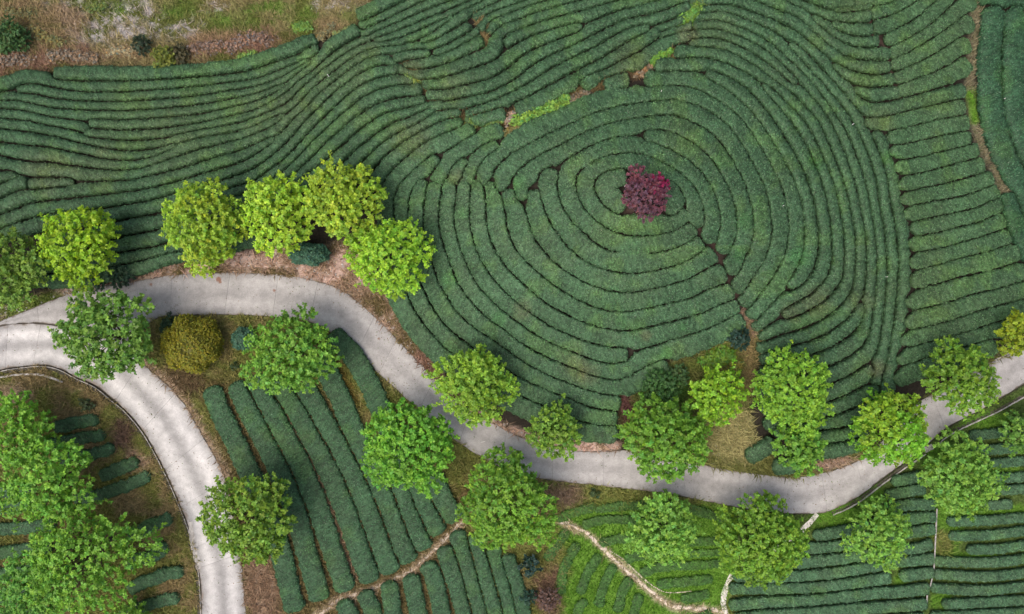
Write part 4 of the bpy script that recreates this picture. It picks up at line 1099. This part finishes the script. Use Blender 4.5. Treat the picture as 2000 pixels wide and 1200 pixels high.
LIME = (0.265, 0.43, 0.024); YEL = (0.315, 0.45, 0.040); GRN = (0.165, 0.330, 0.036); BRI = (0.165, 0.385, 0.040); MID = (0.150, 0.290, 0.045); LGT = (0.200, 0.390, 0.060); OLV = (0.235, 0.31, 0.02)
T = tree
T('lime green round tree by the far left road edge, left of the yellow tree', 158, 482, 80, LIME, 1)
T('dark green tree with pale tips cut by the left edge above the road', 20, 525, 76, (0.158, 0.277, 0.041), 2, col2=(1.35, 1.22, 1.2))
T('yellow-green tree standing alone above the road beside the left fan of hedges', 400, 433, 82, YEL, 3, col2=(.88, 1.0, 1.0))
T('left tree of the touching yellow pair above the road', 550, 420, 74, (0.344, 0.525, 0.045), 4, asp=1.1)
T('right tree of the touching yellow pair above the road', 674, 398, 80, YEL, 5, col2=(.88, 1.02, 1.0))
T('bright lime tree at the inside of the road bend below the yellow pair', 757, 503, 80, (0.285, 0.49, 0.040), 6)
T('green tree overhanging the road junction with a long upper sprig', 216, 655, 88, MID, 7, sprigs=22, gap=.04, leaf=.30)
T('bright green tree on the island at the top of the diagonal hedges', 572, 692, 84, (0.168, 0.350, 0.045), 8, sprigs=16)
T('yellow-green tree overlapping the middle of the road', 924, 752, 78, (0.232, 0.401, 0.042), 9)
T('brightest green tree below the road, at the centre of the field', 797, 872, 92, BRI, 10, leaf=.28)
T('green tree between the side road and the diagonal hedges', 487, 1012, 90, (0.190, 0.328, 0.039), 11, gap=.08)
T('big green tree where the two footpaths meet', 994, 988, 96, GRN, 12)
T('small green tree beside the pale stretch of road', 1085, 840, 57, (0.174, 0.319, 0.039), 13)
T('large green tree overlapping the road below the weedy hollow', 1300, 862, 86, (0.158, 0.328, 0.037), 14)
T('small lime tree touching the upper right of the large roadside tree', 1400, 772, 56, (0.237, 0.437, 0.032), 15)
T('light green tree on the hedges right of the weedy hollow', 1545, 765, 79, (0.207, 0.396, 0.039), 16)
T('small darker tree just below the light green one right of the hollow', 1562, 872, 53, (0.150, 0.319, 0.039), 17)
T('yellow-green tree where the road bends up to the right', 1735, 842, 79, (0.220, 0.375, 0.029), 18, col2=(.8, 1.05, 1))
T('green tree overhanging the road near the right edge', 1872, 738, 70, (0.166, 0.311, 0.032), 19, gap=.08)
T('olive yellow tree cut by the right edge above the road', 1992, 650, 46, OLV, 20)
T('pale green tree in the lower right field beside the drain', 1872, 932, 76, LGT, 21, gap=.15, sprigs=20)
T('small green tree cut by the right edge below the road', 1992, 840, 46, (0.140, 0.285, 0.046), 22)
T('pale green tree among the lower right rows under the road bend', 1715, 1043, 66, LGT, 23, gap=.1, sprigs=18)
T('light green tree over the grassy patch below the road', 1298, 1030, 73, LGT, 24, gap=.12, sprigs=18)
T('large green tree hiding the white path', 1480, 1057, 90, (0.174, 0.328, 0.034), 25)
T('topmost tree of the lower left cluster', 36, 842, 72, (0.161, 0.354, 0.035), 26, gap=.2, ragged=.6)
T('second tree down in the lower left cluster', 104, 938, 90, (0.175, 0.373, 0.043), 27, sprigs=60, gap=.28, ragged=.9)
T('largest and rightmost tree of the lower left cluster', 168, 1080, 106, (0.186, 0.383, 0.043), 28, sprigs=70, gap=.28, ragged=.9)
T('lowest tree of the lower left cluster at the left edge', 62, 1155, 72, (0.161, 0.364, 0.057), 29)
T('small tree cut by the bottom edge below the lower left cluster', 258, 1207, 38, (0.158, 0.311, 0.039), 30)

# hilltop trees
T('dusky purple tree at the centre of the ring hedges', 1258, 381, 48, (0.150, 0.068, 0.090), 41, leaf=.15, name='purple_tree', group='hilltop trees', sprigs=30, hfac=.9, gap=.1, col2=(1.2, .9, .95), flat=.62, lobes=15, ragged=.3)
T('small magenta tree at the upper right of the purple tree', 1284, 362, 23, (0.30, 0.028, 0.10), 42, leaf=.15, name='purple_tree', group='hilltop trees', sprigs=4, hfac=1.7, dens=1.1)

# shrubs
def shrub(label, u, v, rpx, col, seed, **kw):
    a = dict(leaf=.16, name='shrub', group='shrubs and bushes', cat='shrub', sprigs=4, hfac=.62, mat=M_SHRUB, trunk_r=.1, nleaf=7)
    a.update(kw)
    return tree(label, u, v, rpx, col, seed, **a)
shrub('round golden brown bush on the grass island beside the road', 375, 672, 52, (0.185, 0.178, 0.012), 51, leaf=.13, sprigs=0, ball=True, name='round_bush', flat=.6)
shrub('dark green shrub at the road edge below the lime tree', 236, 540, 25, (0.035, 0.075, 0.04), 52)
shrub('dark shrub half hidden under the lime tree by the road', 186, 553, 22, (0.03, 0.065, 0.035), 53)
shrub('dark shrub on the island beneath the junction tree', 335, 640, 24, (0.03, 0.065, 0.032), 54)
shrub('clipped dark round bush left of the island tree', 475, 663, 21, (0.05, 0.125, 0.075), 55, leaf=.12, sprigs=0, ball=True, name='clipped_bush')
shrub('clipped dark oval bush under the yellow pair of trees', 604, 497, 36, (0.05, 0.125, 0.075), 56, leaf=.12, sprigs=0, ball=True, asp=.55, name='clipped_bush')
shrub('bushy green shrub on the waste ground at the left edge', 22, 72, 36, (0.045, 0.105, 0.028), 57)
shrub('dark upright shrub on the gravel of the waste ground', 277, 88, 20, (0.032, 0.052, 0.028), 58, hfac=1.0)
shrub('yellow-green shrub at the top edge of the left hedges', 322, 112, 26, (0.15, 0.18, 0.03), 59)
shrub('dark olive shrub right of the yellow-green one on the bank', 352, 108, 20, (0.07, 0.065, 0.03), 60)
shrub('dark blue-green shrub at the foot of the hill footpath', 1443, 660, 24, (0.022, 0.055, 0.038), 61)
shrub('green bush in the weedy hollow behind the large roadside tree', 1285, 758, 40, (0.045, 0.115, 0.028), 62)
shrub('second green bush right of the one in the weedy hollow', 1325, 735, 24, (0.05, 0.10, 0.03), 63)
shrub('dark spiky shrub beside the big tree at the footpath meeting', 1033, 1105, 22, (0.022, 0.055, 0.042), 64, leaf=.26)
shrub('small dark shrub below the spiky one by the short hedges', 1034, 1165, 17, (0.025, 0.065, 0.042), 65)
shrub('bare brown bush on the dry ground above the bottom edge', 1072, 1168, 26, (0.135, 0.085, 0.07), 66, leaf=.12, gap=.35)
shrub('small round dark bush beside the golden bush on the island', 458, 715, 10, (0.05, 0.08, 0.03), 67)
shrub('small dark bush on bare ground below the road', 1160, 963, 11, (0.05, 0.085, 0.03), 68)
shrub('dark green bush hugging the long drain under the side road bend', 170, 790, 14, (0.05, 0.075, 0.03), 69)

# weeds on the overgrown seam
def weed(label, line, rpx, col, seed, n=6, leaf=.2, name='weed_clump', group='weeds on the overgrown seam', hgt=.5, cat='weeds'):
    r = np.random.default_rng(seed)
    Q = catmull(pts(line), 3)
    c0 = survey(*Q[len(Q) // 2], 0)
    root = None
    m = int(len(Q) * n)
    i = r.integers(0, len(Q), m)
    off = r.normal(0, .5, (m, 2)) * rpx
    u = Q[i, 0] + off[:, 0]; v = Q[i, 1] + off[:, 1]
    h = r.uniform(.2, 1, m) * hgt * np.clip(1.3 - np.hypot(*off.T) / (1.3 * rpx), .25, 1)
    p = survey(u, v, 0); p[:, 2] += h + .15
    outv = np.stack([off[:, 0], -off[:, 1], np.full(m, rpx * .8)], 1); outv /= np.linalg.norm(outv, axis=1)[:, None]
    V, F, K = leaf_clumps(p, outv, leaf, 6, col, r, 1.0, .3, .2)
    # stalks down to the soil
    st = []
    for j in range(0, m, 4):
        b = p[j].copy(); b[2] -= h[j] + .3; st.append(tube(b, p[j], .018, .008, 3))
    sv, sf = merge(st)
    sc = np.tile(np.array(col) * .7, (len(sv), 1))
    o = mesh_obj(name, np.vstack([V, sv]), [F, sf + len(V)], M_SHRUB, col=np.vstack([K, sc]))
    tag(o, label, cat, group); return o
weed('bright green weeds along the overgrown seam above the rings', '1008 240,1035 228,1055 217,1078 210,1108 196', 12, (0.145, 0.28, 0.045), 71, 12, .24, hgt=.8)
weed('pale dry weed tuft at the left end of the bright seam weeds', '990 240,998 232,1002 224', 6, (0.30, 0.22, 0.16), 72, 9, .22)
weed('brown withered weeds at the right end of the bright seam weeds', '1115 198,1130 190,1150 182', 8, (0.17, 0.13, 0.08), 73, 8)
weed('olive grassy tuft just below the pale dry weed tuft', '985 262,1000 256,1015 252', 8, (0.16, 0.14, 0.045), 74, 8)
weed('small green weeds left of the pale dry tuft', '915 240,935 238,955 244,975 240', 9, (0.12, 0.19, 0.04), 75, 9)
weed('bright green weeds on the short upper seam', '1270 124,1285 115,1303 104', 10, (0.12, 0.26, 0.035), 76, 12, .22, hgt=.7)
weed('tan withered weeds below the short upper seam', '1245 150,1258 142,1268 133', 7, (0.22, 0.15, 0.085), 77, 7)
weed('bright green weeds near the top edge on the upper seam', '1337 42,1350 28,1362 16', 11, (0.12, 0.24, 0.04), 78, 12, .22, hgt=.7)
weed('dull green weeds at the top edge of the upper seam', '1355 12,1370 4,1385 -4', 10, (0.10, 0.16, 0.04), 79, 8)
weed('feathery bright green ferns in the weedy hollow', '1375 705,1395 700,1415 690,1425 698', 14, (0.11, 0.205, 0.022), 80, 12, .3, 'fern', 'plants in the weedy hollow', .7, 'fern')
weed('yellowish weeds under the ferns in the weedy hollow', '1405 725,1425 722,1445 710', 9, (0.15, 0.15, 0.03), 81, 10, .22, 'weed_clump', 'plants in the weedy hollow')
weed('green weeds at the top corner of the left slope', '655 72,675 66,690 58', 7, (0.16, 0.19, 0.06), 82, 6, .2)
weed('yellow-green weeds where the two upper hedge blocks meet', '795 150,812 160,822 168', 5, (0.13, 0.19, 0.045), 83, 6, .16)

# scrub on the waste ground
for k_, (lb, ln_, rp, cl, nn_, hg) in enumerate([
 ('russet dry scrub on the bank at the far left edge', '-5 128,20 122,45 118,70 120', 13, (0.225, 0.165, 0.115), 6, .8),
 ('russet dry scrub below the gravel on the left bank', '100 112,130 110,165 112,195 118', 12, (0.23, 0.175, 0.12), 6, .8),
 ('olive scrub between the green shrub and the gravel', '65 62,85 72,105 80,125 88', 13, (0.20, 0.19, 0.07), 6, .7),
 ('pale straw scrub beside the dark upright shrub', '215 106,240 102,262 104', 9, (0.36, 0.30, 0.17), 6, .5),
 ('russet dry scrub right of the dark olive shrub', '378 100,405 94,435 92', 12, (0.22, 0.15, 0.11), 7, .9),
 ('large russet scrub heap on the bank above the left hedges', '450 95,475 84,500 78,525 80', 14, (0.23, 0.155, 0.115), 7, 1.0),
 ('bright green scrub on the bank above the close rows', '578 58,592 53,606 58', 9, (0.13, 0.235, 0.04), 11, .7),
 ('green weeds along the top of the first left hedge', '470 116,485 111,500 106', 7, (0.15, 0.25, 0.05), 7, .5),
 ('olive scrub beside the corner of the left slope', '622 78,640 66,652 52', 9, (0.19, 0.17, 0.08), 6, .6),
 ('olive green tussocks near the top left corner', '20 25,45 30,70 28', 13, (0.15, 0.145, 0.055), 6, .6),
 ('green tussocks on the gravel near the top edge', '178 22,195 14,212 20', 9, (0.13, 0.18, 0.045), 6, .5)]):
    weed(lb, ln_, rp, cl, 120 + k_, nn_ * 2, .15, 'scrub_clump', 'scrub on the waste ground', hg, 'scrub')

# ------------------------------------------------------------------ grass (stuff)
def grass(name, label, dens, count, hmin, hmax, col_f, seed, lean):
    r = np.random.default_rng(seed)
    inside = (GU > -80) & (GU < 2080) & (GV > -80) & (GV < 1280)
    w = np.where(inside, dens, 0).ravel(); w = w / w.sum()
    idx = r.choice(len(w), count, p=w)
    u = GU.ravel()[idx] + r.uniform(-2.5, 2.5, count); v = GV.ravel()[idx] + r.uniform(-2.5, 2.5, count)
    p = survey(u, v, 0)
    base = gcol.reshape(-1, 3)[idx]
    B = 2
    m = count * B
    p = np.repeat(p, B, 0) + np.concatenate([r.normal(0, .05, (m, 2)), np.full((m, 1), -.03)], 1)
    h = r.uniform(hmin, hmax, m)
    a = r.uniform(0, 6.283, m); ln = lean * r.uniform(.3, 1.2, m)
    tip = p + np.stack([np.cos(a) * ln * h, np.sin(a) * ln * h, h], 1)
    sw = np.stack([-np.sin(a), np.cos(a), 0 * a], 1) * r.uniform(.02, .045, m)[:, None] * (1 + h[:, None])
    V = np.stack([p - sw, p + sw, tip], 1).reshape(-1, 3)
    c = np.repeat(base, B, 0) * np.array(col_f) * r.uniform(.7, 1.5, (m, 1))
    o = mesh_obj(name, V, [np.arange(m * 3).reshape(-1, 3)], M_GRASS, col=np.repeat(c, 3, 0))
    tag(o, label, 'grass', kind='stuff')
cover = np.ones(GU.shape)
for A_, B_ in ((MAIN_UP, MAIN_LO), (SIDE_IN, SIDE_OUT)):
    cover *= ~in_poly(GU, GV, np.vstack([A_, B_[::-1]]))
grass('grass', 'short green grass on verges, waste ground and field margins', green * cover, 125000, .1, .34, (1.1, 1.25, .95), 91, .9)
grass('dry_grass', 'dry straw-coloured grass on the banks and verges', dry * cover, 90000, .2, .75, (1.25, 1.15, 1.05), 92, 1.2)

# loose stones on the gravel and verges
r = np.random.default_rng(93)
sm_ = np.zeros(GU.shape)
for b in [(215, 50, 95, 48), (655, 12, 45, 20), (1390, 885, 18, 22), (300, 60, 60, 30)]: sm_ = np.maximum(sm_, blob(*b))
sm_ = np.maximum(sm_, v1 * .25) * cover * ((GU > -60) & (GU < 2060) & (GV > -60) & (GV < 1260))
ix = r.choice(sm_.size, 1500, p=(sm_ / sm_.sum()).ravel())
sp = survey(GU.ravel()[ix] + r.uniform(-2, 2, 1500), GV.ravel()[ix] + r.uniform(-2, 2, 1500), .03)
oc = np.array([(1, 0, 0), (0, 1, 0), (-1, 0, 0), (0, -1, 0), (0, 0, .7), (0, 0, -.7)], float)
of = np.array([(0, 1, 4), (1, 2, 4), (2, 3, 4), (3, 0, 4), (1, 0, 5), (2, 1, 5), (3, 2, 5), (0, 3, 5)])
sv = (sp[:, None] + oc[None] * r.uniform(.04, .13, (1500, 1, 1)) * r.uniform(.6, 1.3, (1500, 6, 1))).reshape(-1, 3)
sf = (of[None] + 6 * np.arange(1500)[:, None, None]).reshape(-1, 3)
tag(mesh_obj('stones', sv, [sf], M_STONE, smooth=False), 'loose pale stones scattered on gravel and verges', 'stones', kind='stuff')

# leaf litter blown on to the roads
r = np.random.default_rng(95)
on = (1 - cover) * ((GU > -60) & (GU < 2060) & (GV > -60) & (GV < 1260)) * (.15 + smooth((fbm(GU / 30, GV / 30, 1) - .5) * 6))
ix = r.choice(on.size, 900, p=(on / on.sum()).ravel())
lp = survey(GU.ravel()[ix] + r.uniform(-2, 2, 900), GV.ravel()[ix] + r.uniform(-2, 2, 900), .128)
an = r.uniform(0, 6.28, (900, 1)); sz = r.uniform(.03, .085, (900, 1))
e1 = np.hstack([np.cos(an), np.sin(an), r.uniform(-.1, .25, (900, 1))]) * sz; e2 = np.hstack([-np.sin(an), np.cos(an), r.uniform(-.1, .25, (900, 1))]) * sz * .5
lv = np.stack([lp - e1, lp + e2, lp + e1, lp - e2], 1).reshape(-1, 3)
lcol = np.where(r.random((900, 1)) < .5, [[.16, .10, .05]], [[.10, .14, .04]]) * r.uniform(.6, 1.4, (900, 1))
tag(mesh_obj('fallen_leaves', lv, [np.arange(3600).reshape(-1, 4)], M_GRASS, col=np.repeat(lcol, 4, 0)), 'scattered fallen leaves on the concrete roads', 'leaves', kind='stuff')

# white marker sticks left lying in the hedges
def stick(label, u, v, ang, ln, h=.78):
    c = survey(u, v, h); d = np.array([math.cos(ang), math.sin(ang), .15]) * ln / 2
    parts = [tube(-d, d * .9, .028, .022, 6), tube(d * .9, d, .022, .004, 6), tube(-d * 1.02, -d, .004, .028, 6)]
    v_, f_ = merge(parts)
    o = mesh_obj('marker_stick', v_, [f_], M_STAKE); o.location = c
    tag(o, label, 'stick', 'white marker sticks in the hedges'); return o
stick('white stick on the upper right flank of the hill', 1664, 244, R_(32), .5)
stick('white stick on the outer rings near the right-hand block', 1729, 541, R_(5), .5)
stick('white stick on the ring above the hilltop trees', 1291, 180, R_(70), .4)
stick('white stick on the ring right of the hilltop trees', 1528, 403, R_(25), .35)
stick('white stick lying between the broad hedges at the right edge', 1967, 190, R_(30), .6)
stick('white stick beside the purple tree', 1222, 362, R_(50), .35)
stick('white stick among the close rows of the left slope', 641, 148, R_(-55), .35)
stick('white stick on the road below the central yellow-green tree', 944, 863, R_(15), .4, .13)
